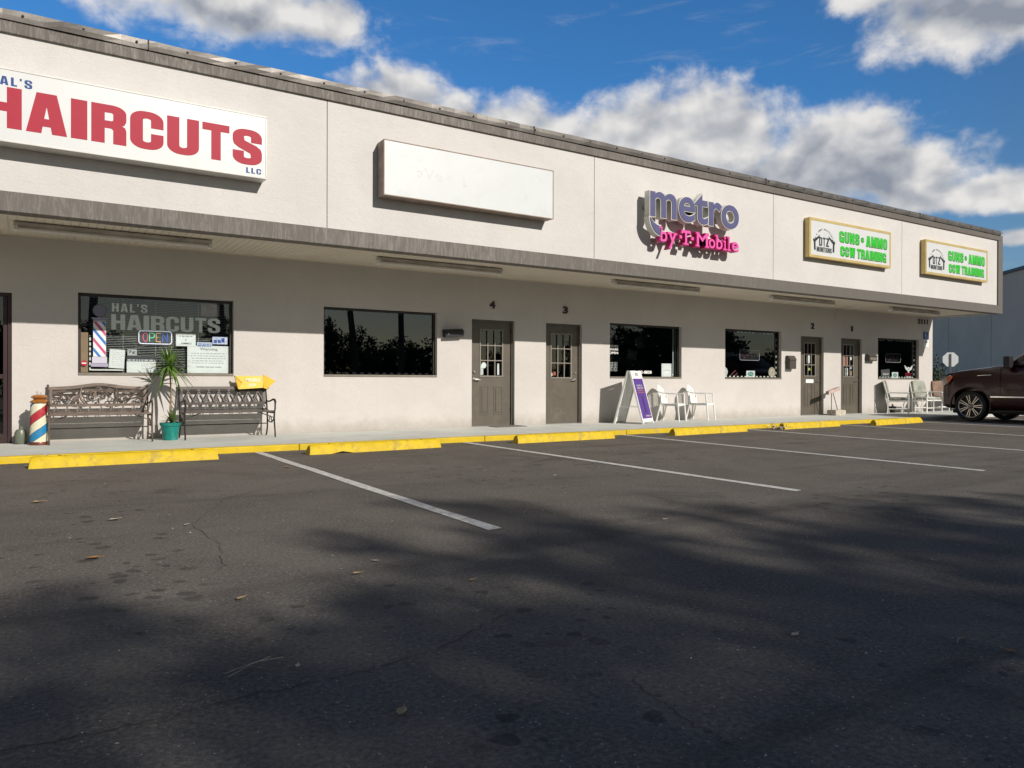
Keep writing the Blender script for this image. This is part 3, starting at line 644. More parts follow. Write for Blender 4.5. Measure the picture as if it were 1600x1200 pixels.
# ---- heavy condensed block capitals, drawn as outlines
def _arc(cx, cy, rx, ry, a0, a1, n=6): return [(cx + rx * math.cos(R(a0 + (a1 - a0) * i / n)), cy + ry * math.sin(R(a0 + (a1 - a0) * i / n))) for i in range(n + 1)]
def _rr(x0, y0, x1, y1, rx, ry): return _arc(x1 - rx, y1 - ry, rx, ry, 0, 90) + _arc(x0 + rx, y1 - ry, rx, ry, 90, 180) + _arc(x0 + rx, y0 + ry, rx, ry, 180, 270) + _arc(x1 - rx, y0 + ry, rx, ry, 270, 360)
def _glyph(ch):
    s, t = .345, .17
    if ch == 'O': return [_rr(0, 0, 1, 1, .42, .22), _rr(s, t, 1 - s, 1 - t, .12, .06)]
    if ch == 'D': return [[(0, 0), (0, 1)] + _arc(.6, .8, .4, .2, 90, 0) + _arc(.6, .2, .4, .2, 0, -90), [(s, t), (1 - s - .04, t), (1 - s, t + .05), (1 - s, 1 - t - .05), (1 - s - .04, 1 - t), (s, 1 - t)]]
    if ch == 'C': return [[(1, .40)] + _arc(.58, .22, .42, .22, 0, -90) + _arc(.42, .22, .42, .22, 270, 180) + _arc(.42, .78, .42, .22, 180, 90) + _arc(.58, .78, .42, .22, 90, 0) + [(1, .60), (1 - s, .60)] + _arc(.5, .79, .5 - s, .06, 0, 180) + _arc(.5, .21, .5 - s, .06, 180, 360) + [(1 - s, .40)]]
    if ch == 'G': return [[(1, .48), (1, 0), (.80, 0), (.74, .06)] + _arc(.42, .22, .42, .22, 270, 180) + _arc(.42, .78, .42, .22, 180, 90) + _arc(.58, .78, .42, .22, 90, 0) + [(1, .68), (1 - s, .68)] + _arc(.5, .79, .5 - s, .06, 0, 180) + _arc(.5, .21, .5 - s, .06, 180, 360) + [(1 - s, .34), (.56, .34), (.56, .48)]]
    if ch == 'U': return [[(0, 1)] + _arc(.42, .22, .42, .22, 180, 270) + _arc(.58, .22, .42, .22, 270, 360) + [(1, 1), (1 - s, 1)] + _arc(.5, .22, .5 - s, .07, 0, -180) + [(s, 1)]]
    if ch == 'S': return [[(1, .66)] + _arc(.60, .80, .40, .20, 0, 90) + _arc(.42, .80, .42, .20, 90, 180) + [(0, .66), (.04, .56), (.18, .48), (1 - s - .03, .33)] + _arc(.5, .20, .5 - s, .05, 0, -180) + [(s, .35), (0, .35)] + _arc(.42, .20, .42, .20, 180, 270) + _arc(.58, .20, .42, .20, 270, 360) + [(1, .36), (.96, .46), (.82, .54), (s + .03, .67)] + _arc(.5, .80, .5 - s, .05, 180, 0) + [(1 - s, .66)]]
    if ch == 'R': return [[(0, 0), (0, 1)] + _arc(.60, .82, .40, .18, 90, 0) + [(1, .63), (.95, .54), (.84, .50), (.97, .44), (1, .36), (1, 0), (1 - s, 0), (1 - s, .36), (.58, .41), (s, .41), (s, 0)], [(s, .57), (.60, .57), (1 - s, .61), (1 - s, .79), (.60, .83), (s, .83)]]
    if ch == 'P': return [[(0, 0), (0, 1)] + _arc(.60, .80, .40, .20, 90, 0) + _arc(.60, .60, .40, .20, 0, -90) + [(s, .40), (s, 0)], [(s, .56), (.60, .56), (1 - s, .61), (1 - s, .79), (.60, .84), (s, .84)]]
    if ch == 'A': return [[(0, 0), (.26, 1), (.74, 1), (1, 0), (.66, 0), (.625, .18), (.375, .18), (.34, 0)], [(.405, .34), (.595, .34), (.5, .80)]]
    if ch == 'I': return [[(0, 0), (0, 1), (1, 1), (1, 0)]]
    if ch == 'H': return [[(0, 0), (0, 1), (s, 1), (s, .60), (1 - s, .60), (1 - s, 1), (1, 1), (1, 0), (1 - s, 0), (1 - s, .42), (s, .42), (s, 0)]]
    if ch == 'T': return [[(s, 0), (s, .83), (0, .83), (0, 1), (1, 1), (1, .83), (1 - s, .83), (1 - s, 0)]]
    if ch == 'L': return [[(0, 0), (0, 1), (.45, 1), (.45, .17), (1, .17), (1, 0)]]
    if ch == 'N': return [[(0, 0), (0, 1), (.33, 1), (.68, .47), (.68, 1), (1, 1), (1, 0), (.68, 0), (.32, .54), (.32, 0)]]
    if ch == 'M': return [[(0, 0), (0, 1), (.34, 1), (.5, .45), (.66, 1), (1, 1), (1, 0), (.76, 0), (.76, .66), (.58, 0), (.42, 0), (.24, .66), (.24, 0)]]
    if ch == 'W': return [[(.14, 0), (0, 1), (.24, 1), (.30, .42), (.39, 1), (.61, 1), (.70, .42), (.76, 1), (1, 1), (.86, 0), (.60, 0), (.5, .52), (.40, 0)]]
    if ch == 'Z': return [[(0, 0), (0, .17), (.55, .83), (.03, .83), (.03, 1), (1, 1), (1, .84), (.46, .17), (1, .17), (1, 0)]]
    if ch == "'": return [[(.2, .72), (0, 1), (1, 1), (.8, .72)]]
    if ch == 'E': return [[(0, 0), (0, 1), (1, 1), (1, .83), (.45, .83), (.45, .6), (.92, .6), (.92, .43), (.45, .43), (.45, .17), (1, .17), (1, 0)]]
_W = {'I': .42, "'": .3, 'M': 1.35, 'W': 1.45, 'T': .88, 'A': 1.08, 'L': .78}
def block_mesh(s, x0, x1, z0, z1, y, m_, ext=.003, off=0.0, gap=.13, skip=0):
    """block capitals filling the box; off grows the outline (metres)"""
    tot = sum(_W.get(c, 1.0) for c in s if c != ' ') + gap * (len(s) - 1) + .4 * s.count(' ')
    k = (x1 - x0) / tot; x = x0
    cu = bpy.data.curves.new('t', 'CURVE'); cu.dimensions = '2D'; cu.fill_mode = 'BOTH'; cu.extrude = ext / 2; cu.offset = off
    for c in s:
        if c == ' ': x += (.4 + gap) * k; continue
        wd = _W.get(c, 1.0) * k
        for lp in _glyph(c):
            pts = []
            for p in lp:
                q_ = (x + p[0] * wd, z0 + p[1] * (z1 - z0))
                if not pts or math.hypot(q_[0] - pts[-1][0], q_[1] - pts[-1][1]) > 1e-5: pts.append(q_)
            if math.hypot(pts[0][0] - pts[-1][0], pts[0][1] - pts[-1][1]) < 1e-5: pts.pop()
            sp = cu.splines.new('POLY'); sp.points.add(len(pts) - 1); sp.use_cyclic_u = True
            for i, (a_, b_) in enumerate(pts): sp.points[i].co = (a_, b_, 0, 1)
        x += wd + gap * k
    ob = bpy.data.objects.new('t', cu); COL.objects.link(ob)
    dg = bpy.context.evaluated_depsgraph_get(); dg.update()
    me = bpy.data.meshes.new_from_object(ob.evaluated_get(dg)); bpy.data.objects.remove(ob); bpy.data.curves.remove(cu)
    me.transform(Matrix(((1, 0, 0, 0), (0, 0, -1, y), (0, 1, 0, 0), (0, 0, 0, 1))))
    me.materials.clear(); me.materials.append(m_)
    return me
def block(name, s, *a, parent=None, **k):
    o = bpy.data.objects.new(name, block_mesh(s, *a, **k)); COL.objects.link(o)
    if parent: o.parent = parent
    return o

# ================================================================== SIGNS ON THE FASCIA
def cabinet(t, x0, x1, z0, z1, yb, yf, m_case, m_face, rim=0.03, inset=0.004, facename='sign_face', ledge=True):
    """light-box sign: case with a rim round a face"""
    c = MB(); c.box(x0, x1, yf + 0.01, yb, z0, z1)
    c.box(x0 - .004, x1 + .004, yf - .004, yf + 0.0105, z0 - .004, z0 + rim); c.box(x0 - .004, x1 + .004, yf - .004, yf + 0.0105, z1 - rim, z1 + .004)
    c.box(x0 - .004, x0 + rim, yf - .004, yf + 0.0105, z0 + rim, z1 - rim); c.box(x1 - rim, x1 + .004, yf - .004, yf + 0.0105, z0 + rim, z1 - rim)
    c.build('sign_case', m_case, t, bevel=0.006)
    MB().box(x0 + rim, x1 - rim, yf + inset - .002, yf + .0095, z0 + rim, z1 - rim).build(facename, m_face, t)
M_SIGNW = mat('sign_face_white', (0.62, 0.635, 0.64), 0.3, var=0.02, vs=3)
M_SIGNOLD = mat('sign_face_blank', (0.62, 0.65, 0.66), 0.35, var=0.02, vs=2, dirt=(0.53, 0.555, 0.555), ds=3.5, da=0.5)
M_RED = mat('sign_red', (0.38, 0.022, 0.046), 0.5, var=0.03, spec=0.2)
M_SBLUE = mat('sign_blue', (0.018, 0.065, 0.24), 0.5, spec=0.2)
# barber shop sign
t = thing("shop_sign", 'wide white shop sign with red HAIRCUTS lettering, leftmost on the fascia', 'sign')
cabinet(t, -0.86, 2.80, 3.765, 4.625, -1.996, -2.25, mat('sign_case_white', (0.62, 0.61, 0.58), 0.4, var=0.08), M_SIGNW, 0.022)

FZ = -2.2485
block('sign_lettering', 'HAIRCUTS', -0.42, 2.72, 3.935, 4.395, FZ, M_RED, parent=t, ext=0.004, gap=.17, off=.010)
mes = [block_mesh("HAL'S", -0.36, 0.06, 4.425, 4.525, FZ, M_SBLUE, ext=0.004, gap=.32), block_mesh('LLC', 2.52, 2.72, 3.815, 3.89, FZ, M_SBLUE, ext=0.004, gap=.3)]
join_meshes('small_lettering', mes, t)
# blank sign
t = thing('shop_sign', 'blank white sign with faint ghost marks in a rusty brown case', 'sign')
cabinet(t, 4.53, 7.68, 3.79, 4.63, -1.996, -2.25, mat('sign_case_rust', (0.30, 0.235, 0.19), 0.6, 0.0, var=0.2, vs=5, dirt=(0.18, 0.10, 0.07), ds=4, da=0.7), M_SIGNOLD, 0.014)
M_GHOST = mat('ghost_marks', (0.565, 0.595, 0.60), 0.5, var=0.1, vs=10)
g = MB(); gr = random.Random(4)
join_meshes('ghost_lettering', [text_mesh('a', 'aVe', 5.08, 5.52, 4.13, 4.29, -2.2475, m_=M_GHOST, ext=0.0012), text_mesh('b', 'L', 5.90, 5.98, 4.10, 4.26, -2.2475, m_=M_GHOST, ext=0.0012)], t)
# phone shop lettering
M_PUR = mat('letter_face_purple', (0.095, 0.095, 0.205), 0.35, var=0.05)
M_RETW = mat('letter_return_cream', (0.62, 0.61, 0.56), 0.45, var=0.05)
M_PNK = mat('letter_face_pink', (0.78, 0.10, 0.40), 0.35)
M_MAG = mat('letter_return_magenta', (0.50, 0.006, 0.14), 0.4)
t = thing('channel_letter_sign', 'purple metro lettering above pink by T Mobile letters standing off the fascia', 'sign')
YF = -2.27
text('letter_returns', 'metro', 9.926, 12.388, 4.115, 4.706, YF + 0.075, M_RETW, t, off=0.034, ext=0.14, keep=0.018, res=6)
text('letter_faces', 'metro', 9.926, 12.388, 4.115, 4.706, YF, M_PUR, t, off=0.018, ext=0.010, keep=0.018, res=6)
# tail of the m that sweeps down to the second line
def arc(cx, cz, rx, rz, a0, a1, n): return [(cx + rx * math.cos(R(a0 + (a1 - a0) * i / n)), cz + rz * math.sin(R(a0 + (a1 - a0) * i / n))) for i in range(n + 1)]
outer = arc(10.22, 4.12, 0.30, 0.345, 184, 264, 14); inner = arc(10.235, 4.10, 0.28, 0.15, 190, 264, 14)[::-1]
MB().prism(outer + inner, YF - 0.005, YF + 0.005).build('letter_faces', M_PUR, t)
o2 = arc(10.22, 4.12, 0.32, 0.365, 180, 265, 14); i2 = arc(10.24, 4.11, 0.275, 0.135, 188, 265, 14)[::-1]
MB().prism(o2 + i2, YF + 0.007, YF + 0.145).build('letter_returns', M_RETW, t)
# serif letters of the second line
ser = []; ser_b = []
def glyph(s, x0, x1, z0, z1, serifs, thick=0.012):
    for (lst, m_, yy, ex, of) in ((ser, M_PNK, YF, 0.010, 0.0), (ser_b, M_MAG, YF + 0.070, 0.125, 0.012)):
        lst.append(text_mesh('g', s, x0 - of, x1 + of, z0 - of, z1 + of, yy, m_=m_, ext=ex, off=thick, res=5))
        k = 0
        for (sx, sz, sw) in serifs:
            k += 1
            q = MB(); h = 0.013 + of
            q.box(sx - sw / 2 - of, sx + sw / 2 + of, yy - ex / 2 - 0.0015 - .0004 * k, yy + ex / 2 - 0.002, sz - h, sz + h)
            lst.append(q.mesh('s', m_))
zb = 3.665
glyph('b', 10.185, 10.36, zb, zb + .275, [(10.185, zb + .265, .07)])
glyph('y', 10.40, 10.60, zb - .115, zb + .185, [(10.43, zb + .175, .11), (10.575, zb + .175, .10)])
glyph('T', 10.745, 10.985, zb, zb + .275, [(10.865, zb + .012, .14), (10.755, zb + .225, .035), (10.975, zb + .225, .035)], 0.018)
for xx in (10.69, 11.01):
    glyph('-', xx, xx + .065, zb + .11, zb + .165, [], 0.0)
glyph('M', 11.165, 11.475, zb, zb + .275, [(11.185, zb + .012, .11), (11.455, zb + .012, .11), (11.185, zb + .263, .09), (11.455, zb + .263, .09)])
glyph('o', 11.505, 11.685, zb, zb + .185, [])
glyph('b', 11.72, 11.90, zb, zb + .275, [(11.72, zb + .265, .07)])
glyph('i', 11.955, 11.995, zb, zb + .265, [(11.975, zb + .012, .10), (11.958, zb + .175, .07)])
glyph('l', 12.075, 12.115, zb, zb + .275, [(12.095, zb + .012, .10), (12.078, zb + .265, .07)])
glyph('e', 12.185, 12.385, zb, zb + .185, [])
join_meshes('pink_letter_faces', ser, t); join_meshes('pink_letter_returns', ser_b, t)
rw = MB(); rw.box(9.98, 12.3, -2.055, -1.996, 4.28, 4.36); rw.box(10.2, 12.3, -2.055, -1.996, 3.70, 3.76)
for x in (10.0, 10.45, 10.95, 11.35, 11.7, 12.15): rw.bar((x, -2.05, 4.32), (x, YF + 0.13, 4.32), 0.03)
for x in (10.22, 10.5, 10.86, 11.3, 11.6, 11.85, 12.1, 12.3): rw.bar((x, -2.05, 3.73), (x, YF + 0.125, 3.73), 0.02)
rw.build('mounting_rail', mat('rail_metal', (0.35, 0.33, 0.3), 0.5, 0.5), t)

# gun shop signs
M_GOLD = mat('gold_anodised_case', (0.60, 0.46, 0.19), 0.4, 0.3, var=0.08, vs=4)
M_GRN = mat('sign_green', (0.03, 0.50, 0.03), 0.55, spec=0.25)
M_DKT = mat('sign_charcoal', (0.018, 0.022, 0.024), 0.4)
M_LGREY = mat('sign_pale_grey_line', (0.50, 0.55, 0.52), 0.4)
def gun_sign(x0, label):
    t = thing('shop_sign', label, 'sign', (x0, 0, 0), group='green lettered gun shop signs')
    cabinet(t, 0, 3.23, 3.825, 4.72, -1.996, -2.135, M_GOLD, M_SIGNW, 0.06)
    Y = -2.2485
    O = 14.746; k0 = len(t.children)
    green = []; dark = []
    for s, a, b, c, d in [('GUNS', 15.86, 16.64, 4.24, 4.49), ('AMMO', 16.93, 17.80, 4.24, 4.49), ('CCW', 15.90, 16.47, 3.92, 4.14), ('TRAINING', 16.56, 17.76, 3.92, 4.14)]:
        dark.append(block_mesh(s, a - O + .010, b - O + .010, c - .008, d - .008, Y + .0004, M_DKT, off=0.013, ext=0.002, gap=.24))
        green.append(block_mesh(s, a - O, b - O, c, d, Y - .003, M_GRN, ext=0.003, gap=.24, off=.004))
    q = MB(); q.lathe([(0.0, -.004), (0.065, -.004), (0.065, 0)], (16.78 - O, Y, 4.365), 20, axis='Y'); dark.append(q.mesh('q', M_DKT))
    q = MB(); q.lathe([(0.0, -.006), (0.050, -.006), (0.050, -.0045)], (16.78 - O, Y, 4.365), 20, axis='Y'); green.append(q.mesh('q', M_GRN))
    join_meshes('green_lettering', green, t); join_meshes('lettering_outline', dark, t)
    # target rings
    cx, cz = 15.29 - O, 4.15; q = MB()
    for rr in (0.10, 0.155, 0.21, 0.265):
        n = 40
        vs = [(cx + r_ * math.cos(2 * PI * k / n), Y - .0002, cz + r_ * math.sin(2 * PI * k / n) * .86) for r_ in (rr, rr + .008) for k in range(n)]
        q.add(vs, [(k, (k + 1) % n, n + (k + 1) % n, n + k) for k in range(n)])
    q.box(cx - .29, cx + .29, Y - .0009, Y - .0006, cz - .003, cz + .003); q.box(cx - .003, cx + .003, Y - .0012, Y - .0010, cz - .24, cz + .24)
    q.build('target_rings', M_LGREY, t)
    ms = [block_mesh('DTZ', 15.10 - O, 15.47 - O, 4.07, 4.27, Y - .002, M_DKT, ext=0.002, gap=.18), block_mesh('MUNITIONS', 15.01 - O, 15.57 - O, 3.93, 4.045, Y - .002, M_DKT, ext=0.002, gap=.2)]
    word = 'GUN & AMMO HEADQUARTERS'
    for i, ch in enumerate(word):
        if ch == ' ': continue
        ang = R(176 - 172 * i / (len(word) - 1)); rr = 0.345
        me = text_mesh('c', ch, -.013, .013, -.022, .022, 0, m_=M_DKT, off=0.02, ext=0.002)
        me.transform(Matrix.Translation((cx + rr * math.cos(ang) , Y - .002, cz - 0.02 + rr * .95 * math.sin(ang))) @ Matrix.Rotation(-(ang - PI / 2), 4, 'Y'))
        ms.append(me)
    for s in (-1, 1):
        q = MB()
        P = [(0.16, 0.17), (0.36, 0.055), (0.385, 0.08), (0.415, 0.03), (0.385, -0.01), (0.375, -0.19), (0.315, -0.19), (0.325, 0.0), (0.18, 0.11)]
        P = [(cx + s * px, cz + pz) for px, pz in P]
        q.prism(P, Y - .003, Y - .001); ms.append(q.mesh('q', M_DKT))
    join_meshes('emblem', ms, t)
    for ch in t.children:
        if ch.name.split('.')[0] in ('green_lettering', 'lettering_outline', 'target_rings', 'emblem'): ch.location = (0, .1155, .036)
    return t
g1 = gun_sign(14.905, 'gold framed white sign with green GUNS AMMO CCW TRAINING lettering, beside the purple letters')
g2 = dup(g1, (19.73, 0, 0), 0, 'gold framed white sign with green GUNS AMMO CCW TRAINING lettering, nearest the building corner')

# ---------------------------------------------------------------- tube lights under the soffit
def tube_light():
    t = thing('tube_light', 'white strip light with bare tubes under the soffit above the barber shop window', 'light', (1.08, -1.1, 3.036), group='strip lights under the soffit')
    h = MB(); h.box(-1.22, 1.22, -.055, .055, -.045, 0); h.prismx([(-.055, -.045), (.055, -.045), (.03, -.062), (-.03, -.062)], -1.21, 1.21)
    h.build('housing', mat('fixture_white', (0.50, 0.48, 0.44), 0.6, var=0.25, vs=3), t, bevel=0.003)
    for s in (-1, 1):
        MB().tube([(-1.17, s * .04, -.085), (1.17, s * .04, -.085)], .018, 10).build('tube', mat('fluorescent_tube_off', (0.72, 0.70, 0.66), 0.25), t, auto=True)
    for s in (-1, 1):
        MB().box(s * 1.17 - .0 if s > 0 else -1.215, 1.215 if s > 0 else -1.17, -.062, .062, -.11, -.0455).build('end_cap', M_WHITE, t, bevel=.003)
    return t
tl = tube_light()
for x, lab in [(6.12, 'white strip light under the soffit above the blank tinted window'), (11.23, 'white strip light under the soffit below the purple lettering'),
               (16.1, 'white strip light under the soffit below the gun shop sign nearer the purple letters'), (21.1, 'white strip light under the soffit nearest the building corner')]:
    dup(tl, (x, -1.1, 3.036), 0, lab)
# conduit
tag(MB().tube([(18.9, -.6, 3.03), (19.0, -.03, 3.03), (19.0, -.02, 2.7)], .008, 6).build('cable', mat('cable_cream', (0.5, 0.46, 0.4), 0.5)), 'thin cream cable running down the wall between doors 2 and 1', 'cable')

# ---------------------------------------------------------------- house numbers, plaques
for s, x0, x1, z0, z1, lab in [('4', 7.745, 7.875, 2.43, 2.58, 'dark number 4 on the wall above a door'), ('3', 9.555, 9.685, 2.42, 2.57, 'dark number 3 on the wall above a plain door'),
                               ('2', 17.94, 18.08, 2.43, 2.59, 'dark number 2 on the wall above a door'), ('1', 19.77, 19.84, 2.43, 2.58, 'dark number 1 on the wall above a door'),
                               ('2111', 23.22, 23.78, 2.80, 2.95, 'dark street number 2111 near the building corner')]:
    o = text('house_number', s, x0, x1, z0, z1, -0.012, mat('number_bronze', (0.018, 0.013, 0.011), 0.4, 0.2), ext=0.02, off=0.028, spacing=1.12)
    tag(o, lab, 'house number', 'dark house numbers on the wall' if len(s) == 1 else None)
t = thing('accessible_parking_sign', 'blue wheelchair parking sign above a small white plate on the wall corner', 'sign', (23.53, -0.006, 0))
MB().box(0, .32, -.006, .004, 2.33, 2.56).build('blue_plate', mat('sign_reflective_blue', (0.015, 0.06, 0.26), 0.4), t, bevel=.004)
MB().box(0.01, .31, -.006, .004, 2.08, 2.322).build('white_plate', M_WHITE, t, bevel=.004)
q = MB(); Y0, Y1 = -.009, -.007
q.lathe([(0, -.0030), (.014, -.0030), (.014, -.0012)], (.135, -.006, 2.522), 12, axis='Y')
q.bar((.137, -.0082, 2.505), (.142, -.0082, 2.435), .018, .002); q.bar((.142, -.0092, 2.442), (.195, -.0092, 2.442), .016, .002); q.bar((.19, -.0104, 2.445), (.222, -.0104, 2.385), .016, .002)
n = 20; a0, a1 = R(100), R(345)
vs = [(.158 + r_ * math.cos(a0 + (a1 - a0) * k / n), -.0078, 2.42 + r_ * math.sin(a0 + (a1 - a0) * k / n)) for r_ in (.045, .06) for k in range(n + 1)]
q.add(vs, [(k, k + 1, n + 2 + k, n + 1 + k) for k in range(n)])
q.build('wheelchair_symbol', M_WHITE, t)
text('plate_lettering', 'PERMIT', .05, .27, 2.22, 2.26, -.0075, M_DKT, t, ext=.001)

# ---------------------------------------------------------------- mail boxes and lamp boxes
def sloped_box(name, label, cat, x, z, wdt, hgt, dep, m_, rz=0.0, tilt=0):
    t = thing(name, label, cat, (x, -0.003, z))
    b_ = MB(); b_.prismx([(0, 0), (0, hgt), (-dep * .55, hgt), (-dep, hgt * .72), (-dep, 0.0)], -wdt / 2, wdt / 2)
    b_.build('box_body', m_, t, rot=(0, tilt, 0), bevel=.006)
    l_ = MB(); l_.prismx([(-.001, hgt + .001), (-.001, hgt + .010), (-dep * .56, hgt + .010), (-dep - .014, hgt * .70), (-dep - .012, hgt * .66), (-dep * .56, hgt + .0015)], -wdt / 2 - .006, wdt / 2 + .006)
    l_.build('lid', m_, t, rot=(0, tilt, 0), bevel=.002)
    return t
mb4 = sloped_box('mailbox', 'black horizontal wall mailbox with sloped lid between tinted window and door 4', 'mailbox', 6.90, 1.83, 0.40, 0.14, 0.13, M_BLACK, tilt=R(-4))
MB().lathe([(0, -.006), (.011, -.005), (.012, 0)], (-.14, -.131, .045), 10, axis='Y').build('lock', M_STEEL, mb4)
mb2 = sloped_box('mailbox', 'tall dark vertical wall mailbox beside door 2', 'mailbox', 17.02, 1.33, 0.26, 0.34, 0.13, mat('mailbox_brown', (0.06, 0.05, 0.042), .5))
MB().lathe([(0, -.006), (.013, -.005), (.014, 0)], (.06, -.131, .23), 10, axis='Y').build('lock', M_STEEL, mb2)
mb1 = sloped_box('mailbox', 'small dark horizontal mailbox between door 1 and the last window', 'mailbox', 20.66, 1.60, 0.38, 0.19, 0.13, mat('mailbox_brown', (0.06, 0.05, 0.042), .5))
MB().box(-.15, .15, -.134, -.1305, .03, .10).build('slot_flap', M_BRONZE2, mb1)

# ---------------------------------------------------------------- what hangs in the barber shop window
YV = 0.1135      # vinyl on the outside of the glass
YI = 0.140       # papers behind it
M_VINYL = mat('grey_green_vinyl', (0.62, 0.70, 0.67), 0.4, var=0.04)
join_meshes('window_lettering', [block_mesh("HAL'S", 1.10, 1.59, 2.03, 2.16, YV, M_VINYL, ext=.001, gap=.3), block_mesh('HAIRCUTS', 1.09, 2.67, 1.755, 1.99, YV - .0015, M_VINYL, ext=.001)], W1)
def rect_y(x0, x1, z0, z1, y, th=.001): return MB().box(x0, x1, y - th, y, z0, z1)
M_LAV = mat('vinyl_lavender', (0.33, 0.31, 0.42), 0.4); M_PAP = mat('white_paper', (0.74, 0.75, 0.75), 0.7, var=.02)
# barber pole decal
ms = []
q = MB(); q.lathe([(0, -.001), (.095, -.001), (.095, 0)], (.935, YV, 2.035), 28, axis='Y'); ms.append(q.mesh('q', mat('vinyl_slate', (0.17, 0.17, 0.24), .4)))
q = MB(); n = 28; vs = [(.935 + r_ * math.cos(2 * PI * k / n), YV - .0016, 2.035 + r_ * math.sin(2 * PI * k / n)) for r_ in (.090, .097) for k in range(n)]
q.add(vs, [(k, (k + 1) % n, n + (k + 1) % n, n + k) for k in range(n)]); ms.append(q.mesh('q', M_DKT))
ms.append(rect_y(.83, 1.04, 1.905, 1.925, YV - .0004).mesh('q', M_LAV)); ms.append(rect_y(.85, 1.02, 1.87, 1.904, YV - .0004).mesh('q', M_LAV))
ms.append(rect_y(.85, 1.02, 1.335, 1.869, YV).mesh('q', M_PAP))
ms.append(rect_y(.835, 1.035, 1.24, 1.334, YV - .0004).mesh('q', mat('vinyl_pale_lavender', (0.52, 0.50, 0.60), .4))); ms.append(rect_y(.82, 1.05, 1.185, 1.236, YV - .0006).mesh('q', M_LAV))
ms.append(rect_y(.83, 1.04, 1.900, 1.905, YV - .001).mesh('q', M_DKT)); ms.append(rect_y(.83, 1.04, 1.236, 1.240, YV - .001).mesh('q', M_DKT)); ms.append(rect_y(.84, 1.03, 1.334, 1.338, YV - .0012).mesh('q', M_DKT))
def clip_band(zl, h, x0=.852, x1=1.018, lo=1.34, hi=1.866, sl=-.22):
    P = [(x0, zl), (x1, zl + sl), (x1, zl + sl + h), (x0, zl + h)]
    def clip(P, inside, inter):
        out = []
        for i in range(len(P)):
            a_, b_ = P[i - 1], P[i]
            if inside(b_):
                if not inside(a_): out.append(inter(a_, b_))
                out.append(b_)
            elif inside(a_): out.append(inter(a_, b_))
        return out
    def it(z): return lambda a_, b_: (a_[0] + (b_[0] - a_[0]) * (z - a_[1]) / (b_[1] - a_[1]), z)
    P = clip(P, lambda p: p[1] >= lo, it(lo))
    if len(P) > 2: P = clip(P, lambda p: p[1] <= hi, it(hi))
    return P
M_VB = mat('vinyl_blue', (0.03, 0.17, 0.50), .4); M_VR = mat('vinyl_red', (0.50, 0.07, 0.20), .4)
for zl, col in [(1.42, M_VB), (1.57, M_VR), (1.72, M_VB), (1.86, M_VR), (2.0, M_VB)]:
    P = clip_band(zl, .062)
    if len(P) > 2: ms.append(MB().prism(P, YV - .0014, YV - .0012).mesh('q', col))
join_meshes('barber_pole_decal', ms, W1)
q = [rect_y(.70, .765, 1.795, 1.835, YV).mesh('q', M_BLACK)]
p_ = MB(); p_.lathe([(0, -.001), (.042, -.001), (.042, 0)], (.73, YV, 1.235), 20, axis='Y'); q.append(p_.mesh('q', M_RED))
q.append(rect_y(.70, .76, 1.228, 1.245, YV - .0015).mesh('q', M_PAP)); join_meshes('sticker', q, W1)
def paper(name, label, x0, x1, z0, z1, y=YI, m_=None, cat='notice', lines=None, texts=(), rot=0, th=.003, lc=(0.30, 0.30, 0.32), group=None):
    t = thing(name, label, cat, ((x0 + x1) / 2, y, (z0 + z1) / 2), group=group)
    wd, hg = (x1 - x0) / 2, (z1 - z0) / 2
    t.rotation_euler = (0, rot, 0)
    MB().box(-wd, wd, 0, th, -hg, hg).build('sheet', m_ or M_PAP, t)
    if lines:
        r_ = random.Random(hash(label) % 99 if False else len(label)); q_ = MB()
        for (a_, b_, z_, h_) in lines:
            xx = a_
            while xx < b_:
                l_ = min(r_.uniform(.02, .06), b_ - xx); q_.box(xx - wd, xx + l_ - wd, -.0012, -.0004, z_ - hg, z_ + h_ - hg); xx += l_ + .012
        q_.build('print_lines', mat('print_%d' % int(lc[0] * 100 + lc[2] * 1000), lc, .7), t)
    k = 0
    for (s, a_, b_, c_, d_, mm) in texts:
        k += 1; text('lettering', s, a_ - wd, b_ - wd, c_ - hg, d_ - hg, -.0014 - .0003 * k, mm, t, ext=.001, off=.012)
    return t
M_GT = mat('print_grey', (0.20, 0.20, 0.22), .7)
paper('warning_notice', 'large white Warning notice in the lower right of the barber window', 2.175, 2.815, 1.10, 1.545, lines=[(.06, .59, .315, .010), (.05, .58, .275, .010), (.07, .59, .235, .010), (.08, .56, .195, .010), (.07, .57, .160, .009)],
      texts=[('Warning', .19, .46, .36, .41, M_GT), ('Consider this your notice', .13, .52, .085, .115, M_GT)])
paper('notice', 'white card reading & AMMO below the vinyl lettering of the barber window', 2.005, 2.30, 1.53, 1.73, y=YI - .006, texts=[('&', .135, .16, .085, .115, M_GT), ('AMMO', .07, .235, .03, .06, M_GT)], lines=[(.05, .25, .15, .016)])
paper('notice', 'narrow white and blue card just above the Warning notice', 2.32, 2.55, 1.535, 1.60, y=YI - .008, m_=mat('pale_blue_card', (0.55, 0.60, 0.75), .6), lines=[(.02, .21, .03, .012), (.01, .22, .004, .012)], lc=(0.05, 0.1, 0.35))
paper('notice', 'blue and white printed card in the right corner of the barber window', 2.555, 2.79, 1.575, 1.695, y=YI - .008, m_=mat('blue_white_card', (0.58, 0.62, 0.80), .6, var=.3, vs=20), lines=[(.02, .13, .02, .05), (.14, .19, .03, .07)], lc=(0.05, 0.09, 0.33))
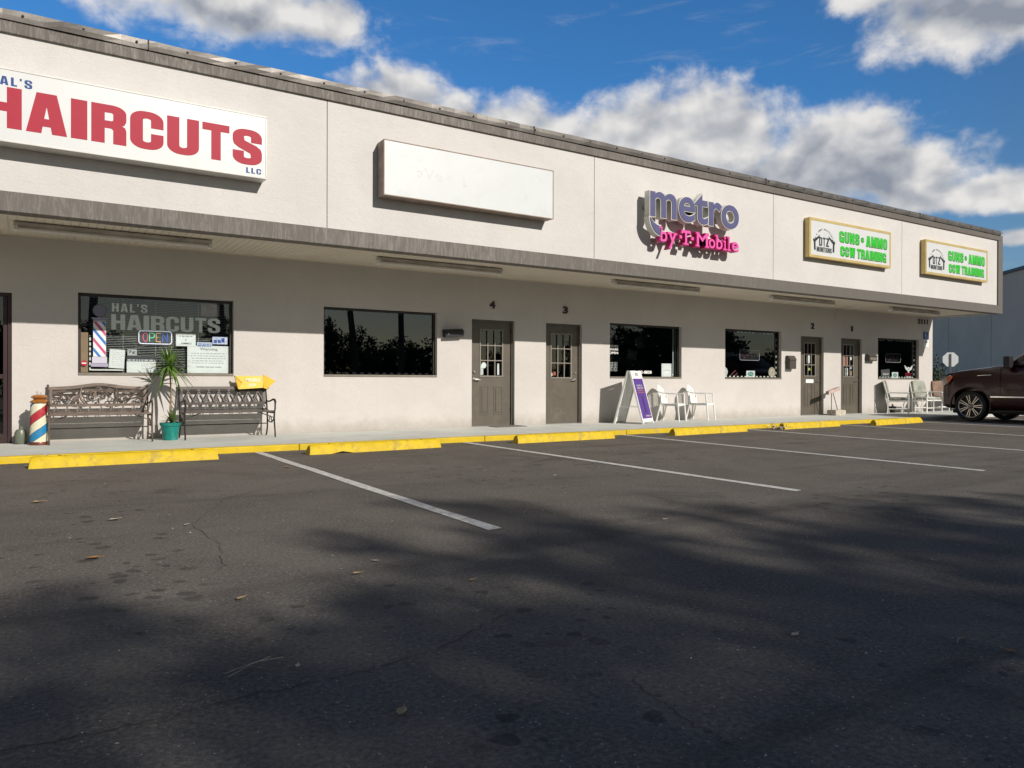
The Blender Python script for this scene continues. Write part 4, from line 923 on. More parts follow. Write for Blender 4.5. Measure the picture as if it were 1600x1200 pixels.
paper('handwritten_note', 'pinkish paper with red handwriting in the upper right of the barber window', 2.385, 2.665, 2.03, 2.225, m_=mat('pink_paper', (0.50, 0.40, 0.39), .7), texts=[('Golden', .02, .15, .155, .185, M_RED), ('Tweets', .07, .20, .115, .145, M_RED), ("Pup's", .09, .19, .075, .105, M_RED)], lines=[(.04, .24, .045, .006), (.04, .25, .018, .006)], lc=(0.40, 0.06, 0.09))
paper('notice', 'tilted white printed sheet beside the barber pole decal', 1.065, 1.275, 1.165, 1.455, y=YI - .006, rot=R(3), lines=[(.04, .18, .24 - .028 * k, .007) for k in range(8)], lc=(0.5, 0.5, 0.52))
paper('notice', 'wide white board leaning in the bottom middle of the barber window', 1.305, 1.715, 1.10, 1.275, y=YI, lines=[(.2, .38, .13, .006), (.2, .38, .10, .006), (.2, .38, .06, .006)], lc=(0.52, 0.45, 0.45))
paper('notice', 'dark strip with white lettering above the white board in the barber window', 1.305, 1.715, 1.28, 1.36, y=YI, m_=mat('charcoal_strip', (0.05, 0.055, 0.06), .6), lines=[(.01, .40, .004, .022)], lc=(0.55, 0.56, 0.58))
paper('price_card', 'small grey card with black marks above the dark strip', 1.315, 1.445, 1.365, 1.46, y=YI, m_=mat('grey_card', (0.5, 0.53, 0.53), .6), texts=[('7¢', .01, .11, .02, .075, M_BLACK)])
paper('cardboard_strip', 'tall narrow brown cardboard strip at the left edge of the barber window', 0.69, 0.785, 1.10, 1.70, y=YI, m_=mat('brown_cardboard', (0.33, 0.23, 0.15), .8, var=.1), cat='cardboard', lines=[(.004, .09, .16, .005)], lc=(0.2, 0.13, 0.08))
# white scalloped box edge left of the decal
q = MB()
for k in range(7): q.box(.80, .822, YI, YI + .01, 1.13 + k * .075, 1.175 + k * .075)
q.box(.822, 1.26, YI + .02, YI + .035, 1.128, 1.15)
tag(q.build('display_rack', M_WHITE), 'white display rack edge behind the barber pole decal', 'rack')
# venetian blind
t = thing('venetian_blind', 'white venetian blind behind the barber window', 'blind', (0, 0.20, 0))
q = MB(); z = 1.10
while z < 2.24: q.add([(.80, 0.0, z), (2.80, 0.0, z), (2.80, .020, z + .007), (.80, .020, z + .007)], [(0, 1, 2, 3)]); z += .0265
q.build('slats', mat('blind_slat', (0.50, 0.52, 0.52), .5), t)
q = MB()
for x in (1.26, 1.72, 2.35): q.tube([(x, -.004, 1.10), (x, -.004, 2.24)], .002, 5)
q.build('cord', M_WHITE, t); MB().box(.79, 2.81, -.01, .04, 2.24, 2.27).build('head_rail', M_WHITE, t)
# neon OPEN sign
def neon(x0, x1, z0, z1, label, lit, y=0.16):
    t = thing('neon_sign', label, 'neon sign', ((x0 + x1) / 2, y, (z0 + z1) / 2))
    wd, hg = (x1 - x0) / 2, (z1 - z0) / 2; rc = min(.045, hg * .4)
    def rr(w_, h_, c_):
        P = []
        for sx, sz, a0 in ((1, 1, 0), (-1, 1, 90), (-1, -1, 180), (1, -1, 270)):
            for k in range(6): a_ = R(a0 + 90 * k / 5); P.append((sx * (w_ - c_) + c_ * math.cos(a_), 0, sz * (h_ - c_) + c_ * math.sin(a_)))
        return P + [P[0]]
    em = (lambda nm, c: mat('neon_' + nm, c, .4, emis=0.55)) if lit else (lambda nm, c: mat('unlit_' + nm, tuple(.35 + .2 * v for v in c), .4))
    MB().tube(rr(wd, hg, rc), .0075, 8, cap=False).build('border_tube', em('white', (0.80, 0.80, 0.95)) if lit else mat('unlit_tube_white', (0.50, 0.48, 0.50), .4), t, auto=True)
    MB().prism([(p[0] * .94, p[2] * .9) for p in rr(wd, hg, rc)[:-1]], .02, .026).build('backing', mat('neon_backing_dark' if not lit else 'neon_backing_blue', (0.012, 0.014, 0.018) if not lit else (0.02, 0.035, 0.06), .4), t)
    lw = 2 * wd * .8 / 4; hh = hg * .66
    def L(i, pts): return [(-wd * .8 + lw * (i + .12) + px * lw * .74, 0.006, -hh + 2 * hh * pz) for px, pz in pts]
    O_ = [(.5 + .5 * math.cos(R(a_)), .5 + .5 * math.sin(R(a_))) for a_ in range(0, 361, 24)]
    P_ = [(0, 0), (0, 1), (.6, 1), (.95, .9), (1, .72), (.95, .55), (.6, .45), (0, .45)]
    E_ = [(1, 1), (0, 1), (0, .5), (.8, .5), (0, .5), (0, 0), (1, 0)]
    N_ = [(0, 0), (0, 1), (1, 0), (1, 1)]
    cols = [('red', (0.75, 0.10, 0.20)), ('green', (0.15, 0.80, 0.45)), ('orange', (0.85, 0.50, 0.15)), ('blue', (0.10, 0.22, 0.95))]
    for i, (gl, (nm, c)) in enumerate(zip((O_, P_, E_, N_), cols)):
        MB().tube(L(i, gl), .0065, 6).build('letter_tube', em(nm, c) if lit else mat('unlit_red', (0.16, 0.03, 0.04), .4), t, auto=True)
    return t
neon(1.475, 1.945, 1.555, 1.755, 'small lit OPEN sign with coloured letters in the barber window', True, y=0.155)
neon(15.28, 16.03, 1.54, 1.80, 'unlit OPEN sign with white border in the window with round stickers', False)
neon(21.76, 22.56, 1.59, 1.85, 'unlit rectangular OPEN sign with white border in the rightmost window', False)
# window 3: phone number and hours
join_meshes('window_lettering', [text_mesh('a', '05-422-8858', 11.60, 12.21, 1.165, 1.235, YV, m_=M_WHITE, off=.03, ext=.001)] +
            [text_mesh('b', s, 10.93, 11.19, z, z + .05, YV, m_=M_WHITE, off=.02, ext=.001) for s, z in (('STORE', 1.75), ('HOURS', 1.68), ('OPEN', 1.60))] +
            [text_mesh('c', s, 10.93, 11.17, z, z + .024, YV, m_=M_VINYL, ext=.001) for s, z in (('MON 10-7', 1.39), ('TUE 10-7', 1.355), ('WED 10-7', 1.32), ('THU 10-7', 1.285), ('FRI 10-7', 1.25), ('SAT 10-7', 1.215))], W3)
paper('notice', 'plain white paper in the lower right corner of the phone shop window', 12.55, 12.87, 1.10, 1.41, lines=[(.05, .27, .15, .010)])
q = MB(); q.box(12.93, 12.95, .16, .18, 1.1, 2.24); tag(q.build('display_pole', M_VINYL), 'slim grey pole just inside the phone shop window', 'pole')
tag(MB().lathe([(0, -.001), (.022, -.001), (.022, 0)], (12.91, YI, 1.15), 12, axis='Y').build('round_sticker', M_PAP), 'tiny white round sticker beside the white paper of the phone shop window', 'sticker')
# interior posters of the phone shop
for x0, x1, z0, z1, rr_, lab in [(12.25, 12.55, 1.52, 1.75, .15, 'dark tilted poster hanging inside the phone shop'), (12.5, 12.75, 1.8, 2.05, -.3, 'dark poster high inside the phone shop'), (11.3, 11.8, 1.4, 2.1, 0, 'tall dark display panel inside the phone shop')]:
    paper('poster', lab, x0, x1, z0, z1, y=1.0, m_=mat('dark_poster', (0.02, 0.022, 0.028), .5), rot=rr_, lines=[(.05, .2, .1, .02)], lc=(0.09, 0.09, 0.12), cat='poster')
# window 4 stickers
def round_sticker(x, z, r_, label, base, inner, y=YI):
    t = thing('round_sticker', label, 'sticker', (x, y, z))
    MB().lathe([(0, -.001), (r_, -.001), (r_, 0)], (0, 0, 0), 24, axis='Y').build('disc', base, t)
    q = MB(); n = 24; vs = [(r2 * math.cos(2 * PI * k / n), -.0015, r2 * math.sin(2 * PI * k / n)) for r2 in (r_ * .72, r_ * .8) for k in range(n)]
    q.add(vs, [(k, (k + 1) % n, n + (k + 1) % n, n + k) for k in range(n)])
    q.bar((-.02, -.0016, -.03), (.01, -.0016, .03), .015, .0006); q.bar((.02, -.0024, -.05), (.02, -.0024, .02), .014, .0006); q.build('emblem', inner, t)
M_TAN = mat('tan_sticker', (0.52, 0.45, 0.36), .6)
round_sticker(16.51, 1.235, .135, 'tan round sticker in the lower right corner of a window', M_TAN, M_GT)
round_sticker(14.70, 1.235, .115, 'grey white round sticker in the lower left corner of a window', M_PAP, M_DKT)
M_TEAL = mat('teal_print', (0.06, 0.24, 0.20), .6)
def card_oval(x0, x1, z0, z1, label):
    t = thing('window_card', label, 'card', ((x0 + x1) / 2, YI, (z0 + z1) / 2), group='white cards with a green oval')
    MB().box(-(x1 - x0) / 2, (x1 - x0) / 2, 0, .003, -(z1 - z0) / 2, (z1 - z0) / 2).build('card', M_PAP, t)
    n = 24; MB().add([(.115 * math.cos(2 * PI * k / n), -.001, .055 * math.sin(2 * PI * k / n)) for k in range(n)], [tuple(range(n))]).build('green_oval', M_TEAL, t)
    MB().box(-.07, .07, -.0022, -.0014, -.006, .008).build('white_bar', M_PAP, t)
card_oval(15.51, 15.84, 1.10, 1.27, 'white card with green oval below the unlit sign of the round sticker window')
card_oval(22.07, 22.40, 1.11, 1.29, 'white card with green oval in the rightmost window')
tag(MB().tube([(15.2, .3, 1.12), (15.35, .3, 1.2), (15.3, .32, 1.27), (15.1, .3, 1.15)], .018, 6).build('display_item', mat('dark_red_item', (0.14, 0.02, 0.03), .5)), 'small dark red item on the sill inside the round sticker window', 'ornament')
# window 5 emblem
t = thing('skull_sticker', 'white winged skull above red letters in the rightmost window', 'sticker', (22.97, YI, 1.385))
q = MB(); q.lathe([(0, -.0015), (.075, -.0015), (.075, 0)], (0, 0, .0), 20, axis='Y'); q.box(-.04, .04, -.0012, -.0002, -.10, -.05)
for s in (-1, 1):
    for k, (dx, dz) in enumerate(((.24, .11), (.215, .05), (.18, .0))):
        P = [(s * .05, -.05 + .02 * k * 0 ), (s * dx, dz), (s * (dx - .03), dz + .015), (s * .05, .03)]
        q.prism(P, -.0026 - .0006 * k, -.0022 - .0006 * k)
q.build('winged_skull', M_PAP, t)
q = MB()
for s in (-1, 1): q.lathe([(0, -.001), (.018, -.001), (.018, 0)], (s * .028, -.0046, .005), 10, axis='Y')
q.build('eye_sockets', M_DKT, t)
text('red_lettering', 'DTY', -.17, .17, -.20, -.11, -.001, M_RED, t, ext=.001, off=.04)
MB().box(-.15, .15, -.0012, 0, -.265, -.215).build('white_bar', mat('grey_print', (0.40, 0.40, 0.42), .6), t)
paper('leaflet', 'dark leaflet with pale word leaning in the left corner of the rightmost window', 21.50, 21.95, 1.12, 1.37, y=YI, m_=mat('dark_leaflet', (0.10, 0.10, 0.105), .5), rot=R(-4), texts=[('News', .10, .40, .08, .15, M_PAP)], cat='leaflet')
# notices behind the door glass
def dn(label, x0, x1, z0, z1, m_=None, **k): return paper('notice', label, x0, x1, z0, z1, y=0.127, m_=m_, th=.002, **k)
dn('white card cut round a circle, lower left pane of door 4', 7.605, 7.68, 1.11, 1.31, lines=[(.02, .06, .12 - .03 * k, .008) for k in range(4)])
tag(MB().lathe([(0, -.001), (.06, -.001), (.06, 0)], (7.695, .126, 1.30), 18, axis='Y').build('round_sticker', M_PAP), 'white round sticker in the lower left pane of door 4', 'sticker')
dn('narrow yellow and white strip, lower right pane of door 4', 8.01, 8.055, 1.11, 1.34, lines=[(.005, .04, .20, .018)], lc=(0.6, 0.4, 0.05))
dn('small red card, lowest row of panes of door 3', 9.41, 9.47, 1.11, 1.185, m_=mat('red_card', (0.45, 0.07, 0.05), .6))
dn('tiny white card beside the red card of door 3', 9.345, 9.385, 1.10, 1.16)
dn('tall white card in the middle pane of door 2', 17.95, 18.08, 1.50, 1.72, lines=[(.02, .1, .04, .01)])
dn('yellow green card in the lowest panes of door 2', 17.97, 18.12, 1.30, 1.37, m_=mat('yellow_card', (0.45, 0.48, 0.15), .6))
paper('mail_slot_plate', 'white plate across door 2 below its glazing', 17.87, 18.20, .96, 1.06, y=.094, cat='plate', th=.004)
dn('pink card in the middle left pane of door 1', 19.58, 19.82, 1.46, 1.73, m_=mat('pink_card', (0.50, 0.25, 0.20), .6), lines=[(.03, .2, .2, .01), (.03, .2, .15, .01)])
dn('tall white card in the lower panes of door 1', 19.68, 19.82, 1.17, 1.39, lines=[(.03, .11, .1, .08)], lc=(0.35, 0.36, 0.36))
dn('long white card in the upper right pane of door 1', 19.89, 20.00, 1.78, 2.03, m_=mat('grey_card2', (0.42, 0.44, 0.44), .6))
dn('small white card in the right pane of door 1, above the blue one', 19.93, 20.0, 1.62, 1.71)
dn('small pale blue card in the right pane of door 1', 19.91, 20.0, 1.36, 1.44, m_=mat('pale_blue_card', (0.55, 0.60, 0.75), .6))
dn('narrow orange and white card, lower right pane of door 1', 19.95, 20.0, 1.17, 1.31, m_=mat('orange_card', (0.6, 0.4, 0.3), .6))

# ================================================================== ON THE WALK AND THE LOT
# ---------------------------------------------------------------- wheel stops
def wheel_stop(xa, ya, xb, yb, label, chip=None, seed=0):
    r = random.Random(seed)
    L = math.hypot(xb - xa, yb - ya); t_ = thing('wheel_stop', label, 'wheel stop', ((xa + xb) / 2, (ya + yb) / 2, 0), math.atan2(yb - ya, xb - xa), 'yellow wheel stops in front of the walk')
    # y=0 is the front foot of the block, it rises towards the walk
    prof = [(0, 0), (.012, .055), (.045, .115), (.065, .128), (.115, .128), (.135, .115), (.165, .055), (.175, 0)]
    n = 40; vs = []; m_ = len(prof)
    for i in range(n + 1):
        x = -L / 2 + L * i / n
        e_ = min(i, n - i); sh = 1.0 if e_ > 0 else .90
        for (py, pz) in prof:
            cut = 0
            if pz == 0 and chip and abs(x - chip[0]) < chip[1]: cut = chip[2] * (1 - abs(x - chip[0]) / chip[1])
            vs.append((x + (.0 if e_ else (.02 if i == 0 else -.02) * (pz / .128)), py * sh + (.175 * (1 - sh)) / 2 + r.gauss(0, .0012), pz * sh + cut + (r.gauss(0, .0014) if pz > 0 else 0)))
    fs = []
    for i in range(n):
        for k in range(m_): 
            a_, b_ = i * m_ + k, i * m_ + (k + 1) % m_; fs.append((a_, b_, b_ + m_, a_ + m_))
    fs.append(tuple(range(m_))); fs.append(tuple(n * m_ + k for k in range(m_ - 1, -1, -1)))
    MB().add(vs, fs).build('painted_block', mat('scuffed_yellow_paint', (0.60, 0.42, 0.004), 0.65, var=0.12, vs=5.0, bump=0.6, bs=40, dirt=(0.16, 0.13, 0.08), ds=7.0, da=0.6), t_, auto=True)
    q = MB()
    for s in (-1, 1): q.lathe([(0, .008), (.016, .006), (.018, 0)], (s * (L / 2 - .3), .09, .1275), 10)
    q.build('anchor_pin', mat('rusty_pin', (0.14, 0.06, 0.03), .8), t_)
    return t_
wheel_stop(0.02, -3.02, 2.02, -3.0, 'yellow wheel stop in front of the patterned bench, first from the left', seed=1)
wheel_stop(3.15, -3.06, 5.17, -2.92, 'yellow wheel stop in front of the blank tinted window, with chipped underside', chip=(-.55, .16, .03), seed=2)
wheel_stop(6.52, -2.93, 8.56, -2.88, 'yellow wheel stop in front of door 4', seed=3)
wheel_stop(9.90, -2.97, 12.04, -2.82, 'yellow wheel stop in front of the A-frame board', seed=4)
wheel_stop(13.20, -2.80, 15.26, -2.70, 'yellow wheel stop with a heap of dead leaves at its left end', seed=5)
wheel_stop(16.20, -2.97, 18.48, -2.78, 'yellow wheel stop nearest the nose of the dark vehicle', seed=6)
wheel_stop(24.0, -2.95, 26.0, -2.9, 'yellow wheel stop seen under the dark vehicle, farthest right', seed=7)

# ---------------------------------------------------------------- barber pole standing on the walk
def pole_mat():
    mt = bpy.data.materials.new('painted_spiral'); mt.use_nodes = True; N = NT(mt.node_tree); b = N.n['Principled BSDF']; b.inputs['Roughness'].default_value = .35
    pos = N.new('ShaderNodeTexCoord').outputs['Object']; sp = N.new('ShaderNodeSeparateXYZ'); N.link(pos, sp.inputs[0])
    ang = N.math('DIVIDE', N.math('ARCTAN2', sp.outputs[1], sp.outputs[0]), 2 * PI)
    ph = N.math('FRACT', N.math('ADD', N.math('SUBTRACT', N.math('MULTIPLY', sp.outputs[2], 1.92), ang), 0.30 + 1.0))
    rmp = N.new('ShaderNodeValToRGB'); N.link(ph, rmp.inputs[0]); rmp.color_ramp.interpolation = 'CONSTANT'
    cr = rmp.color_ramp; W_ = (0.66, 0.62, 0.47, 1); K_ = (0.035, 0.025, 0.02, 1); RD = (0.40, 0.02, 0.035, 1); BL = (0.01, 0.19, 0.40, 1)
    st = [(0.0, W_), (0.25, K_), (0.265, RD), (0.485, K_), (0.50, W_), (0.75, K_), (0.765, BL), (0.985, K_)]
    cr.elements[0].position = 0; cr.elements[0].color = st[0][1]; cr.elements[1].position = st[1][0]; cr.elements[1].color = st[1][1]
    for p_, c_ in st[2:]: e_ = cr.elements.new(p_); e_.color = c_
    nn = N.noise(pos, 25, 5, .6)
    N.link(N.mix(N.smooth(nn, .45, .8, 0, .35), rmp.outputs[0], (0.25, 0.2, 0.14, 1)), b.inputs['Base Color'])
    return mt
t = thing('barber_pole', 'short standing barber pole with red, blue and cream spiral and carved brown top', 'barber pole', (0.155, -0.47, 0.08))
M_WOODV = mat('varnished_wood', (0.30, 0.115, 0.025), .3, var=.35, vs=9, coat=.3)
MB().lathe([(0.0, .045), (.118, .045), (.116, .12), (.112, .3), (.110, .45), (.106, .56), (.100, .575), (0, .576)], (0, 0, 0), 36).build('spiral_body', pole_mat(), t, auto=True)
MB().lathe([(0, 0), (.116, 0), (.120, .014), (.116, .028), (.122, .036), (.119, .0445), (0, .0449)], (0, 0, 0), 36).build('base', mat('base_brown_paint', (0.13, 0.035, 0.02), .35, var=.4), t, auto=True)
MB().lathe([(0, .577), (.085, .577), (.112, .590), (.113, .603), (.085, .625), (.065, .633), (.075, .640), (.103, .660), (.104, .668), (.080, .690), (.04, .698), (0, .70)], (0, 0, 0), 36).build('turned_top', M_WOODV, t, auto=True)
q = MB(); q.tube([(-.02, 0, .695), (-.022, 0, .745)], [.011, .016], 10); q.tube([(.02, .01, .695), (.02, .01, .735)], [.008, .008], 8); q.build('finial_stub', mat('clear_plastic', (.5, .48, .45), .2), t, auto=True)
# small jug behind the pole
tag(MB().lathe([(0, 0), (.06, 0), (.075, .02), (.08, .15), (.06, .2), (.025, .215), (.025, .25), (0, .25)], (0, 0, 0), 20).build('plastic_jug', mat('milky_green_plastic', (0.13, 0.15, 0.115), .35), loc=(-0.06, -.20, .08), auto=True), 'dull greenish plastic jug behind the barber pole', 'jug')

# ---------------------------------------------------------------- cast iron benches
M_IRON1 = mat('weathered_iron_brown', (0.095, 0.068, 0.052), .55, .15, var=.45, vs=7, dirt=(0.18, 0.145, 0.12), ds=5, da=.5)
M_IRON2 = mat('weathered_iron_dark', (0.030, 0.024, 0.021), .5, .15, var=.4, vs=8, dirt=(0.09, 0.078, 0.07), ds=6, da=.4)
M_SLATS = mat('silvered_wood', (0.145, 0.11, 0.088), .7, var=.35, vs=6, stretch=(1, 8, 8))
M_SLATD = mat('grey_brown_wood', (0.085, 0.068, 0.06), .6, var=.35, vs=6, stretch=(1, 8, 8))
def side_frame(t_, x, m_):
    """curly iron bench end in the plane x"""
    q = MB()
    # front leg: foot curls forward, rises to the seat then the arm
    q.tube([(x, -.30, 0), (x, -.285, .10), (x, -.25, .22), (x, -.235, .32), (x, -.25, .39)], [.013, .012, .013, .014, .014], 8)
    q.tube([(x, .26, 0), (x, .225, .02), (x, .17, .14), (x, .17, .28), (x, .19, .40), (x, .235, .60), (x, .30, .81)], [.013, .013, .013, .014, .014, .013, .012], 8)
    q.tube([(x, -.25, .39), (x, .19, .385)], .014, 8)
    q.tube([(x, -.25, .39), (x, -.29, .46), (x, -.285, .56), (x, -.24, .60), (x, -.17, .60), (x, -.03, .575), (x, .10, .56), (x, .22, .57)], [.013, .013, .013, .015, .016, .014, .013, .012], 8)
    q.tube([(x, -.24, .60), (x, -.30, .595), (x, -.325, .56), (x, -.30, .53), (x, -.275, .545)], .010, 7)
    q.tube([(x, -.235, .30), (x, -.10, .23), (x, .05, .23), (x, .17, .27)], .010, 7)
    q.tube([(x, -.10, .23), (x, -.06, .30), (x, .0, .33), (x, .05, .30), (x, .03, .26)], .008, 6)
    q.lathe([(0, 0), (.018, .004), (.018, .016), (0, .030)], (x, .30, .81), 10)
    q.build('iron_end', m_, t_, auto=True)
def bench(label, x, y, wdt, m_, mslat, style, group):
    t_ = thing('bench', label, 'bench', (x, y, .08), R(0), group)
    h = wdt / 2
    for s in (-1, 1): side_frame(t_, s * h, m_)
    # seat slats
    for k in range(5):
        yy = -.235 + k * .098
        zz = .405 - .012 * math.sin(PI * k / 4)
        MB().box(-h - .01, h + .01, yy - .040, yy + .040, zz, zz + .020).build('seat_slat', mslat, t_, bevel=.004)
    # back lies on a line leaning to the rear
    def bk(x_, v): return (x_, .195 + .25 * (v - .42) , v)
    top = MB(); n = 24; P = []
    for i in range(n + 1):
        u = -1 + 2 * i / n; zt = .805 + (.055 * math.exp(-(u / .45) ** 2) if style == 0 else 0.0)
        P.append((u * (h - .01), zt))
    for i in range(n):
        (a_, za), (b_, zb_) = P[i], P[i + 1]
        pa, pb = bk(a_, za), bk(b_, zb_); pc, pd = bk(b_, zb_ - .045), bk(a_, za - .045)
        top.add([(pa[0], pa[1] - .012, pa[2]), (pb[0], pb[1] - .012, pb[2]), (pc[0], pc[1] - .012, pc[2]), (pd[0], pd[1] - .012, pd[2]),
                 (pa[0], pa[1] + .012, pa[2]), (pb[0], pb[1] + .012, pb[2]), (pc[0], pc[1] + .012, pc[2]), (pd[0], pd[1] + .012, pd[2])],
                [(0, 3, 2, 1), (4, 5, 6, 7), (0, 1, 5, 4), (3, 7, 6, 2)] + ([(0, 4, 7, 3)] if i == 0 else []) + ([(1, 2, 6, 5)] if i == n - 1 else []))
    top.build('top_rail', mslat, t_)
    lo = MB(); pa = bk(0, .535); lo.box(-h + .01, h - .01, pa[1] - .011, pa[1] + .011, .515, .555); lo.build('lower_rail', mslat, t_)
    q = MB(); v0, v1 = .557, .76
    for s in (-1, 1):
        a_ = bk(s * (h - .035), v0); b_ = bk(s * (h - .035), v1); q.bar(a_, b_, .035, .016, (0, 1, 0))
    if style == 0:
        # three panels of scroll work: big oval in the middle
        for s in (-1, 1):
            q.tube([bk(s * .19, v0), bk(s * .235, .62), bk(s * .25, .68), bk(s * .23, .78)], .017, 6)
        r = random.Random(11)
        def scroll(cx, cz, rad, a0, turns, rr_=.0085):
            q.tube([bk(cx + rad * (1 - .75 * i / 16) * math.cos(a0 + turns * 2 * PI * i / 16), cz + .85 * rad * (1 - .75 * i / 16) * math.sin(a0 + turns * 2 * PI * i / 16)) for i in range(17)], rr_, 5)
        for (cx, cz) in [(-.15, .62), (-.07, .70), (0, .63), (.07, .71), (.15, .62), (-.14, .73), (.14, .74), (0, .77)]:
            scroll(cx, cz, .052, r.uniform(0, 6), r.choice((-1, 1)) * 1.1)
            scroll(cx + .02, cz - .01, .03, r.uniform(0, 6), 1)
        for s in (-1, 1):
            for (cx, cz, rad) in [(.32, .62, .045), (.40, .66, .05), (.50, .62, .048), (.57, .69, .04), (.33, .72, .035), (.46, .735, .035), (.56, .61, .03), (.285, .66, .03)]:
                if cx < h - .05: scroll(s * cx, cz, rad, r.uniform(0, 6), s * 1.1); scroll(s * cx + .01, cz + .01, rad * .6, r.uniform(0, 6), -s)
            q.tube([bk(s * .25, .58), bk(s * .36, .60), bk(s * .46, .68), bk(s * (h - .05), .72)], .010, 5)
            q.bar(bk(s * .26, .735), bk(s * (h - .05), .735), .028, .010, (0, 1, 0))
        q.bar(bk(-.2, .75), bk(.2, .75), .04, .010, (0, 1, 0))
    else:
        n = 8; st = 2 * (h - .06) / n
        for k in range(n):
            xa = -h + .06 + st * k
            for off_ in (0,):
                # interlaced pointed arches
                x0 = xa + st * off_
                pass
                for sg in (1, -1):
                    xs_ = x0 if sg > 0 else x0 + st
                    wj = st * 1.0
                    q.tube([bk(xs_, v0), bk(xs_ + sg * st * .10, .61), bk(xs_ + sg * st * .34, .68), bk(xs_ + sg * st * .50, .725), bk(xs_ + sg * st * .62, .765)], .0125, 5)
                    q.tube([bk(xs_ + sg * st * .10, v0), bk(xs_ + sg * st * .22, .60), bk(xs_ + sg * st * .44, .66)], .008, 5)
        q.bar(bk(-h + .04, .752), bk(h - .04, .752), .045, .010, (0, 1, 0))
    # small feet of the panel below the lower rail
    r = random.Random(3)
    for k in range(9):
        xx = -h + .07 + (2 * h - .14) * k / 8
        q.bar(bk(xx, .44), bk(xx + .02, .515), .014, .010, (0, 1, 0)); q.bar(bk(xx + .05, .44), bk(xx + .025, .515), .012, .010, (0, 1, 0))
    q.bar(bk(-h, .437), bk(h, .437), .022, .014, (0, 1, 0))
    q.build('back_panel', m_, t_)
    st_ = MB()
    for s in (-1, 1): st_.tube([(s * h, -.20, .31), (s * (h - .22), -.18, .395)], .008, 6)
    st_.tube([(-h, .17, .20), (h, .17, .20)], .009, 6); st_.build('brace', m_, t_)
    return t_
bench('brown bench with scroll work back and humped top rail', .915, -.36, 1.30, M_IRON1, M_SLATS, 0, None)
bench('dark bench with lattice arch back beside the turquoise pot', 2.685, -.36, 1.34, M_IRON2, M_SLATD, 1, None)

# ---------------------------------------------------------------- yellow arrow sign standing behind the second bench
t = thing('arrow_sign', 'yellow arrow shaped board leaning on top of the dark bench', 'sign', (3.14, -.18, .935), 0)
M_AY = mat('arrow_yellow', (0.80, 0.56, 0.09), .5, var=.12, vs=5); M_AY2 = mat('arrow_yellow_side', (0.70, 0.42, 0.02), .5, var=.1)
MB().prism([(-.30, .135), (.145, .115), (.145, -.075), (-.25, -.085), (-.19, .02)], -.01, .0).build('arrow_tail', M_AY, t, rot=(0, R(-2), 0))
MB().prism([(.15, .145), (.345, .03), (.20, -.10), (.15, -.08)], -.014, -.001).build('arrow_head', M_AY2, t, rot=(0, R(-2), 0))
MB().prism([(-.30, .135), (-.19, .02), (-.25, -.085)], .002, .05).build('folded_edge', M_AY2, t, rot=(0, R(-2), 0))
text('lettering', 'MOBILE', -.13, .10, .03, .085, -.0125, mat('sign_cream_letter', (0.80, 0.76, 0.62), .5), t, off=.03, ext=.001)
text('lettering', 'NOW', -.09, .03, -.045, .0, -.0125, mat('sign_cream_letter', (0.80, 0.76, 0.62), .5), t, off=.03, ext=.001)

# ---------------------------------------------------------------- potted spiky plant
t = thing('potted_plant', 'spiky leaved dracaena on a thin stem in a turquoise pot between the benches', 'plant', (1.835, -.47, .08))
M_POT = mat('turquoise_plastic', (0.005, 0.20, 0.17), .3, var=.15, vs=6, dirt=(0.16, 0.36, 0.33), ds=7, da=.55)
MB().lathe([(0, 0), (.100, 0), (.104, .006), (.132, .215), (.146, .218), (.150, .262), (.138, .262), (.130, .22), (0, .215)], (0, 0, 0), 32).build('pot', M_POT, t, auto=True)
MB().lathe([(0, .225), (.05, .232), (.128, .222)], (0, 0, 0), 20).build('soil', mat('potting_soil', (0.05, 0.035, 0.025), .95, bump=.6, bs=60), t)
MB().tube([(0.01, 0, .22), (.0, 0, .45), (.012, .0, .70), (.0, .0, .93), (-.01, 0, 1.12)], [.016, .015, .014, .012, .012], 8).build('stem', mat('pale_stem', (0.25, 0.17, 0.10), .8, var=.4, vs=30), t, auto=True)
def blades(q, c, n, L, seed, wd=.022, lo=-35, hi=85):
    r = random.Random(seed); gold = PI * (3 - math.sqrt(5))
    for i in range(n):
        f = (i + .5) / n; a = i * gold + r.uniform(-.2, .2); elv = R(lo + (hi - lo) * f + r.uniform(-6, 6)); l_ = L * r.uniform(.82, 1.1) * (1.0 if f < .7 else .9)
        d = Vector((math.cos(a) * math.cos(elv), math.sin(a) * math.cos(elv), math.sin(elv)))
        side = d.cross(Vector((0, 0, 1)))
        side = side.normalized() if side.length > .05 else Vector((1, 0, 0))
        vs = []; m_ = 6
        droop = r.uniform(.10, .28) * (1.3 - f) * l_ / .4
        for k in range(m_ + 1):
            u = k / m_; p = Vector(c) + d * (l_ * u) + Vector((0, 0, -droop * u * u * math.cos(elv)))
            w_ = wd * (1.0 - u ** 1.6) * (.65 + .7 * min(1, u * 3)) * .6 + .0006
            nrm = side.cross(d).normalized() * (w_ * .35)
            vs += [p - side * w_ + nrm, p, p + side * w_ + nrm]
        fs = []
        for k in range(m_): fs += [(3 * k, 3 * k + 1, 3 * k + 4, 3 * k + 3), (3 * k + 1, 3 * k + 2, 3 * k + 5, 3 * k + 4)]
        q.add(vs, fs)
    return q
M_LEAF = mat('dracaena_leaf', (0.085, 0.16, 0.025), .4, var=.5, vs=5)
blades(MB(), (-.01, 0, 1.10), 64, .42, 5, .030).build('leaf_rosette', M_LEAF, t)
blades(MB(), (.015, -.02, .27), 20, .26, 9, .026, lo=15).build('young_shoot', M_LEAF, t)

